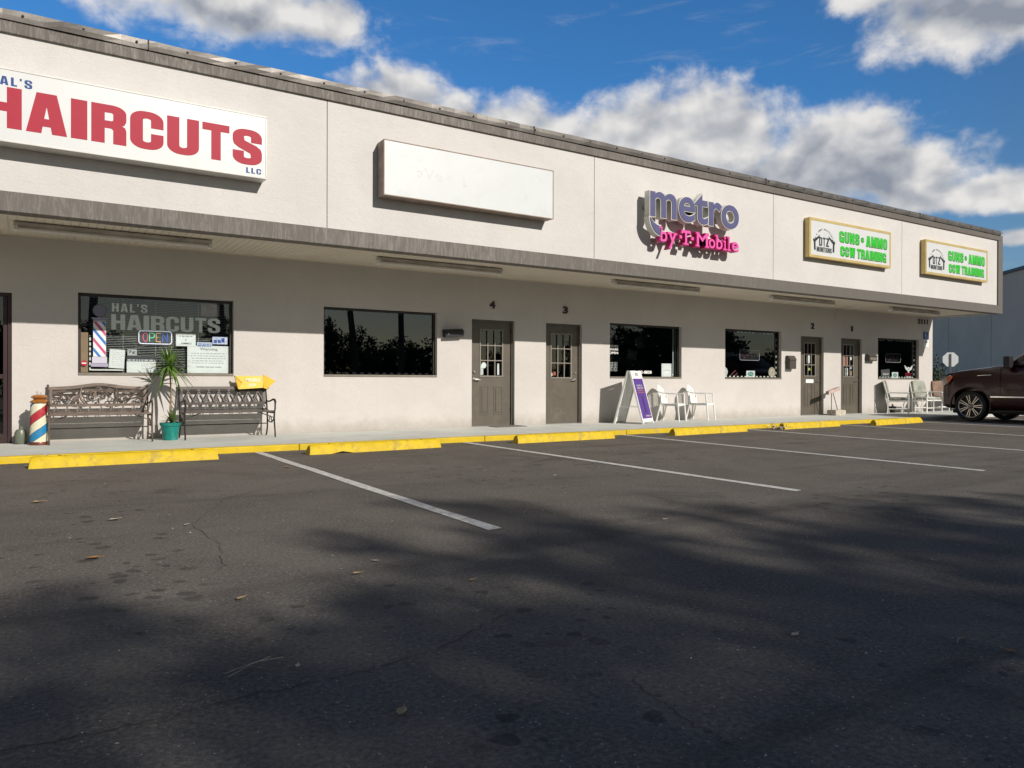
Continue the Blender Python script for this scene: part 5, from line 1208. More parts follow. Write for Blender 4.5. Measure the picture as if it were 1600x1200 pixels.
# ---------------------------------------------------------------- A-frame board
t = thing('a_frame_board', 'white plastic A-frame board with purple poster near the phone shop window', 'sign board', (0, 0, 0.08))
u = Vector((.9, .435, 0)).normalized(); v = Vector((-.435, .9, 0)).normalized()   # panel width direction, spread direction
P0 = Vector((10.93, -.99, 0)); Wd, Sp, Ht = .60, .66, 1.13
def panel(base, top, m_=M_PLASTIC):
    """moulded panel from foot line to ridge with raised rim; base/top = near corner points"""
    q = MB(); d = (top - base); n_ = u.cross(d).normalized()
    def pt(a_, b_, c_): return base + u * (a_ * Wd) + d * b_ + n_ * c_
    def bx(a0, a1, b0, b1, c0, c1):
        vs = [pt(a0, b0, c0), pt(a1, b0, c0), pt(a1, b1, c0), pt(a0, b1, c0), pt(a0, b0, c1), pt(a1, b0, c1), pt(a1, b1, c1), pt(a0, b1, c1)]
        q.add(vs, [(3, 2, 1, 0), (4, 5, 6, 7), (0, 1, 5, 4), (1, 2, 6, 5), (2, 3, 7, 6), (3, 0, 4, 7)])
    bx(0, .07, 0.0, 1.0, -.018, .018); bx(.93, 1, 0.0, 1.0, -.018, .018); bx(.07, .93, .035, .12, -.014, .014); bx(.07, .93, .82, .90, -.016, .016)
    bx(.07, .93, .12, .82, -.004, .004)
    bx(.07, .36, .90, 1.0, -.013, .013); bx(.64, .93, .90, 1.0, -.013, .013); bx(.36, .64, .965, 1.0, -.012, .012)
    for k in range(1, 6): bx(.07, .93, .12 + k * .117 - .006, .12 + k * .117 + .006, -.010, -.0045); bx(.07, .93, .12 + k * .117 - .006, .12 + k * .117 + .006, .0045, .0055)
    for k in range(6): bx(.42 + .001, .45, .905, .960, -.006, .006) if k == 0 else None
    bx(.53, .56, .905, .960, -.006, .006)
    q.build('panel', m_, t)
    return pt, n_
near_r, near_l = P0, P0 + v * Sp
ridge_r = P0 + v * (Sp / 2 - .02) + Vector((0, 0, Ht)); ridge_l = P0 + v * (Sp / 2 + .02) + Vector((0, 0, Ht))
pt, n_ = panel(near_r, ridge_r); panel(near_l, ridge_l)
sg = -1 if n_.dot(-v) < 0 else 1
poster = MB()
def pbox(q, a0, a1, b0, b1, c0, c1):
    vs = [pt(a0, b0, c0 * sg), pt(a1, b0, c0 * sg), pt(a1, b1, c0 * sg), pt(a0, b1, c0 * sg), pt(a0, b0, c1 * sg), pt(a1, b0, c1 * sg), pt(a1, b1, c1 * sg), pt(a0, b1, c1 * sg)]
    q.add(vs, [(3, 2, 1, 0), (4, 5, 6, 7), (0, 1, 5, 4), (1, 2, 6, 5), (2, 3, 7, 6), (3, 0, 4, 7)])
pbox(poster, .06, .94, .10, .85, .0185, .021); po = poster.build('poster', mat('poster_purple', (0.085, 0.035, 0.25), .4, var=.1), t)
def poster_text(s, a0, a1, b0, b1, m_, c=.0225):
    me = text_mesh('pt', s, a0, a1, b0, b1, 0, m_=m_, off=.03, ext=.0)
    n_v = len(me.vertices); a_ = np.empty(n_v * 3); me.vertices.foreach_get('co', a_); a_ = a_.reshape(-1, 3)
    out = np.array([tuple(pt(x_, z_, c * sg)) for x_, _, z_ in a_]); me.vertices.foreach_set('co', out.ravel()); me.update()
    return me
M_ORG = mat('print_orange', (0.75, 0.30, 0.20), .5)
join_meshes('poster_lettering', [poster_text('SWITCH', .25, .75, .70, .735, M_WHITE), poster_text('AND SAVE', .22, .80, .655, .690, M_WHITE), poster_text('$25/LINE', .22, .72, .61, .64, M_ORG), poster_text('EVERY MONTH', .22, .80, .575, .60, M_ORG),
                                 poster_text('metro', .40, .85, .135, .165, M_WHITE), poster_text('by T Mobile', .40, .80, .115, .13, M_ORG)], t)
q = MB(); pbox(q, .42, .60, .20, .52, .0215, .0225); q.build('poster_phone_picture', mat('poster_dark_purple', (0.045, 0.02, 0.13), .4), t)
q = MB()
for (a_, b_) in ((near_r, ridge_r), (near_l, ridge_l)):
    pass
for k in (0.03, .97): q.bar(P0 + v * .10 + u * (Wd * k) + Vector((0, 0, .36)), P0 + v * (Sp - .10) + u * (Wd * k) + Vector((0, 0, .36)), .02, .008)
q.build('spreader_bar', M_PLASTIC, t)

# ---------------------------------------------------------------- white plastic armchairs: chair faces -y in its own frame
def plastic_chair(label, x, y, rz):
    t_ = thing('plastic_chair', label, 'chair', (x, y, .08), rz, 'white plastic armchairs')
    # seat
    q = MB(); n = 8; vs = []
    for i in range(n + 1):
        for k in range(n + 1):
            a_ = -1 + 2 * k / n; b_ = -1 + 2 * i / n
            w_ = .225 - .02 * (b_ + 1) / 2
            vs.append((a_ * w_, b_ * .215 - .01, .415 - .018 * (1 - a_ * a_) * (1 - b_ * b_) - .015 * (b_ + 1) / 2 - (.02 if i == 0 else 0)))
    fs = [(i * (n + 1) + k, i * (n + 1) + k + 1, (i + 1) * (n + 1) + k + 1, (i + 1) * (n + 1) + k) for i in range(n) for k in range(n)]
    q.add(vs, fs); so_ = q.build('seat', M_PLASTIC, t_, smooth=True); md = so_.modifiers.new('s', 'SOLIDIFY'); md.thickness = .012; md.offset = -1
    # apron under the seat
    q = MB(); q.box(-.215, .215, -.225, -.213, .365, .40); q.box(-.213, -.203, -.212, .19, .36, .395); q.box(.203, .213, -.212, .19, .36, .395); q.build('apron', M_PLASTIC, t_)
    # back: curved fan of slats with rounded top
    def bp(u_, v_):     # u_ -1..1, v_ 0..1
        w_ = .205 + .035 * math.sin(PI * min(1, v_ * 1.1)) - (.0 if v_ < .8 else .10 * ((v_ - .8) / .2) ** 2)
        return (u_ * w_, .195 + .13 * v_ - .035 * (1 - u_ * u_) * -1 - .03 , .405 + .43 * v_ - .045 * u_ * u_ * v_)
    q = MB(); N1, N2 = 16, 14
    vs = [bp(-1 + 2 * k / N1, i / N2) for i in range(N2 + 1) for k in range(N1 + 1)]
    fs = []
    for i in range(N2):
        for k in range(N1):
            u_ = abs(-1 + 2 * (k + .5) / N1)
            solid = i >= N2 - 3 or i < 2 or u_ > .80 or u_ < .10 or ((i + int(u_ * 8)) % 2 == 0)
            if solid: fs.append((i * (N1 + 1) + k, i * (N1 + 1) + k + 1, (i + 1) * (N1 + 1) + k + 1, (i + 1) * (N1 + 1) + k))
    q.add(vs, fs); b_ = q.build('backrest', M_PLASTIC, t_, smooth=True); md = b_.modifiers.new('s', 'SOLIDIFY'); md.thickness = .012; md.offset = 0
    for s in (-1, 1):
        q = MB()
        # arm runs from the top third of the back to the front leg
        P = [(s * .215, .275, .70), (s * .245, .20, .665), (s * .262, .10, .645), (s * .268, -.05, .635), (s * .268, -.18, .63), (s * .262, -.215, .61)]
        for a_, c_ in zip(P[:-1], P[1:]): q.bar(a_, c_, .048, .020, (0, 0, 1))
        q.build('armrest', M_PLASTIC, t_, bevel=.004)
        q = MB()
        for a_, c_, w_ in [((s * .264, -.20, .625), (s * .240, -.215, .42), .038), ((s * .240, -.215, .425), (s * .252, -.255, .0), .040)]: q.bar(a_, c_, w_, .026, (0, 1, 0))
        q.build('leg', M_PLASTIC, t_, bevel=.005)
        q = MB(); q.bar((s * .215, .195, .60), (s * .208, .19, .40), .034, .022, (0, 1, 0)); q.bar((s * .208, .19, .405), (s * .232, .285, .0), .040, .026, (0, 1, 0)); q.build('leg', M_PLASTIC, t_, bevel=.005)
    return t_
plastic_chair('white plastic armchair right behind the A-frame board', 12.30, -.45, R(27))
c2_ = plastic_chair('white plastic armchair farther from the A-frame board', 13.26, -.43, R(24))

# ---------------------------------------------------------------- cushioned chairs and side table of white tubing
M_PVC = mat('white_tube_frame', (0.78, 0.77, 0.73), .35, var=.05)
M_CUSH = mat('sage_cushion', (0.30, 0.31, 0.27), .9, var=.3, vs=5, bump=.4, bs=40, stretch=(1, 1, 1), dirt=(0.46, 0.42, 0.33), ds=4, da=.6)
M_CUSHB = mat('brown_cushion', (0.25, 0.165, 0.12), .9, var=.2, vs=5)
def cushion(q, x0, x1, y0, y1, z0, z1, n=6):
    """pillow: bulging box"""
    vs = []; fs = []
    def add_face(fn):
        o = len(vs)
        for i in range(n + 1):
            for k in range(n + 1): vs.append(fn(i / n, k / n))
        for i in range(n):
            for k in range(n): fs.append((o + i * (n + 1) + k, o + i * (n + 1) + k + 1, o + (i + 1) * (n + 1) + k + 1, o + (i + 1) * (n + 1) + k))
    c = Vector(((x0 + x1) / 2, (y0 + y1) / 2, (z0 + z1) / 2)); hx, hy, hz = (x1 - x0) / 2, (y1 - y0) / 2, (z1 - z0) / 2
    def P(a, b, c_):
        s = (1 - .10 * (a * a + b * b + c_ * c_ - 1) / 2)
        return c + Vector((a * hx * s, b * hy * s, c_ * hz * s))
    for sg_ in (-1, 1):
        add_face(lambda i, k: P(2 * i - 1, 2 * k - 1, sg_)); add_face(lambda i, k: P(2 * i - 1, sg_, 2 * k - 1)); add_face(lambda i, k: P(sg_, 2 * i - 1, 2 * k - 1))
    q.add(vs, fs)
def patio_chair(label, x, y, rz, mc=M_CUSH):
    t_ = thing('patio_chair', label, 'chair', (x, y, .08), rz, 'white framed patio chairs with cushions')
    r_ = .017
    for s in (-1, 1):
        MB().tube([(s * .29, -.28, 0), (s * .29, -.28, .60)], r_, 8).build('leg', M_PVC, t_, auto=True)
        MB().tube([(s * .29, .26, 0), (s * .29, .25, .45), (s * .28, .37, .93)], r_, 8).build('leg', M_PVC, t_, auto=True)
        MB().tube([(s * .29, -.30, .60), (s * .29, .10, .605), (s * .288, .29, .60)], .021, 8).build('armrest', M_PVC, t_, auto=True)
    q = MB()
    for y_, z_ in ((-.28, .36), (.26, .34), (.26, .13)): q.tube([(-.29, y_, z_), (.29, y_, z_)], r_, 8)
    for s in (-1, 1): q.tube([(s * .29, -.28, .36), (s * .29, .26, .34)], r_, 8); q.tube([(s * .29, -.28, .13), (s * .29, .26, .13)], r_ * .8, 8)
    q.build('seat_frame', M_PVC, t_, auto=True); MB().tube([(-.28, .37, .93), (.28, .37, .93)], r_, 8).build('back_rail', M_PVC, t_, auto=True)
    q = MB(); cushion(q, -.26, .26, -.29, .25, .37, .47); q.build('seat_cushion', mc, t_, smooth=True)
    q = MB(); cushion(q, -.255, .255, -.05, .06, .0, .52); o = q.build('back_cushion', mc, t_, smooth=True, loc=(0, .23, .45), rot=(R(-14), 0, 0))
    return t_
patio_chair('white framed patio chair with sage cushions, seen side-on below the rightmost window', 21.42, -.42, R(30))
patio_chair('white framed patio chair with sage cushions, just right of the side table', 22.98, -.42, R(-14))
patio_chair('white framed patio chair with brown cushion, partly hidden by the dark vehicle', 24.05, -.42, R(-30), M_CUSHB)
t = thing('side_table', 'small white tube framed side table between the cushioned chairs', 'table', (22.30, -.72, .08))
MB().box(-.22, .22, -.2, .2, .455, .475).build('table_top', M_PVC, t, bevel=.008)
for sx in (-1, 1):
    for sy in (-1, 1): MB().tube([(sx * .19, sy * .17, 0), (sx * .19, sy * .17, .4545)], .016, 8).build('leg', M_PVC, t, auto=True)
for sy in (-1, 1): MB().tube([(-.19, sy * .17, .15), (.19, sy * .17, .15)], .013, 8).build('rung', M_PVC, t, auto=True)
t = thing('flower_pot', 'small black pot with pale rim under the cushioned chair', 'pot', (21.62, -.15, .08))
MB().lathe([(0, 0), (.075, 0), (.105, .19), (0, .185)], (0, 0, 0), 20).build('pot', M_BLACK, t, auto=True)
q = MB(); blades(q, (0, 0, .18), 14, .12, 4, .02, 0, 80); q.build('leaves', mat('dry_pale_leaf', (0.42, 0.34, 0.25), .7), t)

# ---------------------------------------------------------------- upturned broom head in a stone
t = thing('broom', 'upturned broom with worn pinkish head in a pale stone between doors 2 and 1', 'broom', (18.42, -.34, .08))
MB().prism([(-.24, .56), (.27, .68), (.28, .78), (-.23, .655)], -.05, .05).build('broom_head', mat('worn_pink_wood', (0.42, 0.32, 0.29), .8, var=.35, vs=9), t, bevel=.012)
q = MB(); q.tube([(-.04, 0, .61), (-.02, .02, .06)], .011, 7); q.tube([(.02, 0, .63), (.22, -.02, .09)], .011, 7); q.build('rod', mat('rusty_rod', (0.22, 0.15, 0.12), .6, .3), t, auto=True)
q = MB(); cushion(q, -.06, .42, -.14, .14, -.03, .15, 8); q.build('stone', mat('pale_stone', (0.46, 0.42, 0.35), .85, var=.3, vs=8, bump=.6, bs=20, dirt=(0.12, 0.11, 0.07), ds=7, da=.8), t, smooth=True)

# ---------------------------------------------------------------- doormats, leaves, twigs, litter
tag(MB().box(7.72, 8.42, -.36, -.02, .0805, .092).build('doormat', mat('doormat_grey', (0.16, 0.15, 0.14), .95, bump=.8, bs=90), bevel=.004), 'thin grey doormat lying before door 4', 'doormat')
M_DL = [mat('dead_leaf_orange', (0.34, 0.17, 0.055), .7, var=.3, vs=30), mat('dead_leaf_tan', (0.40, 0.29, 0.14), .7, var=.3, vs=30), mat('dead_leaf_pale', (0.48, 0.44, 0.33), .7, var=.3, vs=30)]
def leaf(x, y, L, rz, mi, label, group=None, curl=.25):
    r = random.Random(int(x * 1000 + y * 77)); n = 7; vs = []
    for i in range(n + 1):
        u_ = i / n; w_ = L * .26 * math.sin(PI * u_) ** .8 * (1 - .2 * u_) + .0004; z = .007 + curl * L * (u_ - .5) ** 2
        vs += [(L * (u_ - .5), -w_, z + w_ * .35), (L * (u_ - .5), 0, z), (L * (u_ - .5), w_, z + w_ * .35 * r.uniform(.5, 1.4))]
    fs = []
    for k in range(n): fs += [(3 * k, 3 * k + 1, 3 * k + 4, 3 * k + 3), (3 * k + 1, 3 * k + 2, 3 * k + 5, 3 * k + 4)]
    q_ = MB().add(vs, fs); q_.tube([(L * .48, 0, .01 + curl * L * .22), (L * .66, 0, .012)], .0012, 4)
    return tag(q_.build('fallen_leaf', M_DL[mi], loc=(x, y, 0), rot=(0, 0, rz)), label, 'leaf', group)
LV = [(.08, -5.77, .10, .2, 1, 'tan fallen leaf at the left edge, in front of the first wheel stop'), (.52, -6.93, .08, .5, 2, 'pale fallen leaf on the sunlit asphalt, left of the forked crack'),
      (.31, -8.16, .085, -.2, 0, 'orange brown fallen leaf flat on the asphalt at the left'), (.91, -7.40, .05, .9, 2, 'small pale leaf beside the forked crack'),
      (.81, -9.38, .06, .7, 1, 'tan curled fallen leaf in the shade, left of centre'), (1.41, -9.24, .055, .1, 1, 'narrow tan leaf below the end of the long parking line'),
      (1.59, -9.04, .045, 2.3, 2, 'tiny pale leaf fragment below the end of the long parking line'), (1.84, -9.66, .05, .4, 1, 'tan leaf in the shade near the middle'),
      (.78, -10.31, .035, 1.2, 2, 'pale leaf crumb beside the dry twig'), (.93, -10.83, .06, .9, 1, 'upright curled tan leaf, nearest to the viewer'),
      (2.49, -11.02, .05, .2, 2, 'yellowish leaf alone in the right half of the shade'), (3.0, -11.55, .05, 1.5, 0, 'small round orange leaf at the right edge'),
      (2.47, -4.36, .09, .3, 0, 'orange leaf close to the first parking line'), (4.60, -6.55, .06, .5, 2, 'pale leaf between the second and third parking line'), (3.8, -8.97, .05, .1, 2, 'pale leaf at the edge of the tree shade, right')]
for l_ in LV: leaf(*l_)
t = thing('twig', 'dry forked palm twig lying in the shade left of centre', 'twig', (.64, -10.24, .004), R(28))
MB().tube([(-.10, -.01, .006), (0, .0, .012), (.10, .012, .006)], .0013, 5).build('stem', M_DL[2], t); MB().tube([(-.09, .025, .006), (0.02, .0, .015), (.12, -.030, .005)], .0011, 5).build('stem', M_DL[2], t)
tag(MB().tube([(0, 0, .005), (.05, .02, .008), (.09, .02, .004)], .002, 5).build('twig', M_DL[1], loc=(2.93, -11.4, 0)), 'short straight twig near the right edge of the shade', 'twig')
# loose crumbs everywhere: nobody could count them
r = random.Random(21); q = MB()
for i in range(1500):
    d_ = 12 * r.random() ** 1.3; 
    x = r.uniform(-1.5, 22); y = -2.3 - r.random() ** 1.2 * 9.5
    s = r.uniform(.002, .008) * (1.8 if r.random() < .06 else 1); a = r.uniform(0, PI); ca, sa = math.cos(a) * s, math.sin(a) * s; f = r.uniform(.3, .8)
    mi = 0 if r.random() < .6 else (1 if r.random() < .6 else 2)
    q.add([(x - ca, y - sa, .003), (x + sa * f, y - ca * f, .0035 + s * .3), (x + ca, y + sa, .003), (x - sa * f, y + ca * f, .003 + s * .5)], [(0, 1, 2, 3)], mi)
for i in range(1500):   # a drift against the kerb
    x = r.uniform(-1, 18); y = -2.29 - abs(r.gauss(0, .10)) - (.6 if r.random() < .3 else 0); s = r.uniform(.003, .012); a = r.uniform(0, PI)
    q.add([(x - math.cos(a) * s, y - math.sin(a) * s, .003), (x + math.sin(a) * s * .5, y - math.cos(a) * s * .5, .005), (x + math.cos(a) * s, y + math.sin(a) * s, .004)], [(0, 1, 2)], r.choice((0, 1, 2)))
tag(q.build('litter', [mat('crumb_white', (0.62, 0.60, 0.55), .8), M_DL[1], mat('crumb_brown', (0.10, 0.07, 0.045), .9)]), 'loose crumbs and grit strewn over the asphalt', 'litter', kind='stuff')
q = MB()
for i in range(120):
    x = 13.0 + r.gauss(0, .14); y = -2.78 + r.gauss(0, .09); z = abs(r.gauss(0, .035)) + .005; s = r.uniform(.015, .045)
    d1 = Vector((r.gauss(0, 1), r.gauss(0, 1), r.gauss(0, .6))).normalized() * s; d2 = Vector((r.gauss(0, 1), r.gauss(0, 1), r.gauss(0, .6))).normalized() * s * .45; c = Vector((x, y, z + s * .3))
    q.add([c - d1, c - d2, c + d1, c + d2], [(0, 1, 2, 3)], r.choice((0, 1, 2)))
tag(q.build('leaf_heap', [mat('crumb_white', (.6, .6, .6)), M_DL[1], mat('crumb_brown', (.1, .07, .04))]), 'small heap of dead leaves at the left end of the fifth wheel stop', 'leaves', kind='stuff')

# ---------------------------------------------------------------- the dark red vehicle, nose to the walk; built nose at y=0 running to -y
M_CAR = mat('maroon_car_paint', (0.030, 0.0016, 0.0040), .3, .1, coat=.35)
M_TRIM = mat('black_trim', (0.012, 0.012, 0.013), .5); M_CHROME = mat('chrome', (0.75, 0.75, 0.75), .12, 1.0); M_RUB = mat('tyre_rubber', (0.014, 0.014, 0.014), .75, var=.2, vs=30, bump=.3, bs=60)
M_CGLASS = mat('dark_car_glass', (0.010, 0.012, 0.015), .03, 0, spec=.8)
t = thing('parked_vehicle', 'dark maroon sport utility vehicle parked nose to the walk at the right edge', 'suv', (20.98, -2.33, 0))
CARX = 1.0
KEY = [  # l, ztop, zbot, half width
    (0.00, .80, .47, .72), (.02, .95, .40, .80), (.06, 1.12, .36, .87), (.13, 1.215, .32, .93), (.25, 1.255, .30, .975), (.5, 1.30, .30, .995), (.8, 1.335, .30, 1.0), (1.15, 1.375, .30, 1.0), (1.42, 1.42, .30, 1.0),
    (1.55, 1.41, .30, 1.0), (2.2, 1.38, .30, 1.0), (3.2, 1.38, .30, 1.0), (4.3, 1.38, .30, 1.0), (4.9, 1.38, .32, .99), (5.15, 1.36, .36, .97), (5.28, 1.30, .42, .93), (5.32, 1.15, .46, .88)]
def section(l, zt, zb_, hw):
    # half outline from bottom centre round to top centre
    h = zt - zb_
    H = [(0, zb_), (.70 * hw, zb_), (.93 * hw, zb_ + .03), (.985 * hw, zb_ + .12 * h), (1.0 * hw, zb_ + .38 * h), (.998 * hw, zb_ + .58 * h), (.985 * hw, zb_ + .78 * h), (.955 * hw, zb_ + .90 * h), (.90 * hw, zb_ + .965 * h), (.80 * hw, zb_ + .99 * h), (.45 * hw, zb_ + h * 1.0 + .012), (0, zb_ + h + .022)]
    return [(x, -l, z) for x, z in H] + [(-x, -l, z) for x, z in H[-2:0:-1]]
q = MB(); vs = []
for k in KEY: vs += section(*k)
m_ = len(section(*KEY[0])); fs = []
for i in range(len(KEY) - 1):
    for k in range(m_): a_, b_ = i * m_ + k, i * m_ + (k + 1) % m_; fs.append((a_, b_, b_ + m_, a_ + m_))
fs.append(tuple(range(m_))); fs.append(tuple((len(KEY) - 1) * m_ + k for k in range(m_ - 1, -1, -1)))
q.add(vs, fs); me = q.mesh('body_src', M_CAR)
body = bpy.data.objects.new('body', me); COL.objects.link(body)
cuts = MB(); WB = [(.80, .375), (3.85, .375)]
for (l_, zc) in WB:
    for s in (-1, 1): cuts.lathe([(0, -.22), (.475, -.22), (.475, .22), (0, .22)], (s * .93, -l_, zc + .02), 32, axis='X')
cut = cuts.build('cut', M_TRIM)
md = body.modifiers.new('b', 'BOOLEAN'); md.operation = 'DIFFERENCE'; md.solver = 'EXACT'; md.object = cut
dg = bpy.context.evaluated_depsgraph_get(); dg.update(); bm2 = bpy.data.meshes.new_from_object(body.evaluated_get(dg))
body.modifiers.clear(); body.data = bm2; bpy.data.objects.remove(cut)
for p in body.data.polygons: p.use_smooth = True
sharp(body.data, 32); body.data.name = 'body'; body.parent = t
# greenhouse
G = [(1.40, 1.47, 5.12, .925), (1.60, 1.72, 5.03, .86), (1.80, 2.00, 4.90, .79), (1.88, 2.16, 4.80, .75), (1.925, 2.45, 4.6, .66), (1.94, 2.8, 4.3, .45)]
vs = []
for (z, l0, l1, hw) in G:
    ring = []
    for (cx, cy) in ((-1, 1), (1, 1), (1, -1), (-1, -1)):
        lx = l0 if cy > 0 else l1; c_ = .14
        bowed = .10
        if cy > 0: ring += [(cx * hw, -(lx + .16), z), (cx * (hw - .10), -(lx + .03), z)] if cx > 0 else [(cx * (hw - .10), -(lx + .03), z), (cx * hw, -(lx + .16), z)][::1]
        else: ring += [(cx * hw, -(lx - .14), z), (cx * (hw - .12), -lx, z)] if cx < 0 else [(cx * (hw - .12), -lx, z), (cx * hw, -(lx - .14), z)][::1]
    # order: go round
    ring = [(-hw, -(l0 + .16), z), (-(hw - .10), -(l0 + .04), z), (0, -l0, z), (hw - .10, -(l0 + .04), z), (hw, -(l0 + .16), z), (hw, -(l1 - .14), z), (hw - .12, -l1, z), (-(hw - .12), -l1, z), (-hw, -(l1 - .14), z)]
    vs += ring
m_ = 9; fs = []
for i in range(len(G) - 1):
    for k in range(m_): a_, b_ = i * m_ + k, i * m_ + (k + 1) % m_; fs.append((a_, b_, b_ + m_, a_ + m_))
fs.append(tuple((len(G) - 1) * m_ + k for k in range(m_)))
MB().add(vs, fs).build('cabin', M_CAR, t, auto=True)
def gpt(l, z, s, o=.006):   # point on the cabin side at length l and height z
    hw = np.interp(z, [g[0] for g in G], [g[3] for g in G]); return (s * (hw + o), -l, z)
for s in (-1, 1):
    for P in ([(1.92, 1.45), (2.62, 1.45), (2.62, 1.80), (2.28, 1.80)], [(2.74, 1.45), (3.60, 1.45), (3.60, 1.80), (2.74, 1.80)], [(3.72, 1.45), (4.72, 1.45), (4.60, 1.80), (3.72, 1.80)]):
        q = MB(); q.add([gpt(l, z, s) for l, z in P] + [gpt(l, z, s, -.004) for l, z in P], [(0, 1, 2, 3), (7, 6, 5, 4)] + [(i, i + 4, (i + 1) % 4 + 4, (i + 1) % 4) for i in range(4)]); q.build('side_window', M_CGLASS, t)
    q = MB(); q.box(s * 1.004 - .004, s * 1.004 + .004, -4.95, -1.28, .615, .645); q.build('side_moulding', M_CHROME, t)
    q = MB(); q.bar((s * 1.002, -.98, 1.155), (s * 1.002, -1.30, 1.17), .012, .028, (1, 0, 0)); q.build('fender_vent', M_CHROME, t)
    q = MB(); q.add([(s * .93, -.02 - .10, 1.12), (s * .985, -.30, 1.16), (s * 1.0, -.36, 1.10), (s * .995, -.20, .92), (s * .90, -.065, .90), (s * .86, -.045, 1.05)], [(0, 1, 2, 3, 4, 5)])
    hl = q.build('headlight', mat('headlight_glass', (0.42, 0.41, 0.36), .12, .2), t); mdv = hl.modifiers.new('s', 'SOLIDIFY'); mdv.thickness = .03; mdv.offset = 0
    q = MB(); q.add([(s * 1.003, -.235, 1.13), (s * 1.010, -.37, 1.15), (s * 1.008, -.33, 1.03), (s * 1.003, -.24, .93)], [(0, 1, 2, 3)])
    il = q.build('indicator', mat('amber_lens', (0.60, 0.12, 0.03), .2), t); mdv = il.modifiers.new('s', 'SOLIDIFY'); mdv.thickness = .02; mdv.offset = 0
    # mirror
    q = MB(); cushion(q, s * 1.05 - .09 * 1, s * 1.05 + .13 * 1, -1.78, -1.64, 1.34, 1.62, 5) if s > 0 else cushion(q, s * 1.05 - .13, s * 1.05 + .09, -1.78, -1.64, 1.34, 1.62, 5)
    mr = q.build('wing_mirror', M_TRIM, t, smooth=True); MB().bar((s * .90, -1.74, 1.42), (s * 1.02, -1.71, 1.42), .06, .04).build('mirror_arm', M_TRIM, mr)
    # door cut lines and handles
    for l_ in (1.50, 2.68, 3.66): q = MB(); q.bar((s * 1.0015, -l_, .50), (s * .999, -l_, 1.16), .005, .010, (1, 0, 0)); q.bar((s * .999, -l_, 1.16), (s * .952, -l_, 1.36), .005, .010, (1, 0, 0)); q.build('door_gap', M_TRIM, t)
    for l_ in (2.5, 3.48):
        MB().tube([(s * .995, -l_, 1.12), (s * 1.03, -l_ - .03, 1.125), (s * 1.03, -l_ + .14, 1.125), (s * .995, -l_ + .17, 1.12)], .014, 8).build('door_handle', M_CHROME, t, auto=True)
    q = MB(); q.box(s * .98 - .10, s * .98 + .07, -3.30, -1.42, .27, .31); q.build('running_board', M_TRIM, t, bevel=.01)
    q = MB(); q.box(s * .965 - .03, s * .965 + .02, -5.27, -5.10, .95, 1.30); q.build('tail_lamp', mat('red_lens', (0.25, 0.01, 0.01), .2), t, bevel=.01)
    # arch lips
    for (l_, zc) in WB:
        q = MB(); n = 18; a0, a1 = -18, 198
        q.tube([(s * .998, -l_ + .482 * math.cos(R(a0 + (a1 - a0) * k / n)), zc + .02 + .482 * math.sin(R(a0 + (a1 - a0) * k / n))) for k in range(n + 1)], .014, 6)
        q.build('wheel_arch', M_CAR, t, auto=True)
# windscreen, grille, bumper, lamps
def wpt(x, z, o): 
    l0 = np.interp(z, [g[0] for g in G], [g[1] for g in G]); return (x, -(l0 - o), z)
q = MB(); q.add([(-.78, -1.57 + .01, 1.43), (0, -1.50 + .015, 1.43), (.78, -1.57 + .01, 1.43), (.66, -2.20 + .02, 1.86), (0, -2.10 + .02, 1.86), (-.66, -2.20 + .02, 1.86)], [(0, 1, 4, 5), (1, 2, 3, 4)])
ws = q.build('windscreen', M_CGLASS, t); mdv = ws.modifiers.new('s', 'SOLIDIFY'); mdv.thickness = .012; mdv.offset = 0
q = MB(); q.box(-.52, .52, -.10, .012, .72, 1.13); gl = q.build('grille', M_CHROME, t, bevel=.02)
q = MB()
for k in range(5): q.box(-.48, .48, .0125, .022, .76 + k * .072, .80 + k * .072)
q.build('grille_bars', M_TRIM, gl)
q = MB(); q.add([(x_, -l_, z_) for z_ in (.42, .66) for x_, l_ in ((-.99, .42), (-.95, .12), (-.75, -.03), (0, -.07), (.75, -.03), (.95, .12), (.99, .42))], [(k, k + 1, k + 8, k + 7) for k in range(6)])
bp_ = q.build('front_bumper', M_CAR, t); mdv = bp_.modifiers.new('s', 'SOLIDIFY'); mdv.thickness = .05; mdv.offset = -1
q = MB(); q.tube([(-.955, -.16, .70), (-.90, -.04, .69), (-.72, .045, .685), (0, .085, .68), (.72, .045, .685), (.90, -.04, .69), (.955, -.16, .70)], .016, 8); q.build('bumper_chrome_strip', M_CHROME, t, auto=True)
MB().box(-.86, .86, -5.0, -.3, .20, .30).build('underbody', M_TRIM, t, bevel=.03)
for s in (-1, 1): MB().tube([(s * .58, -2.25, 1.965), (s * .58, -4.5, 1.965)], .018, 8).build('roof_rail', M_CHROME, t, auto=True)
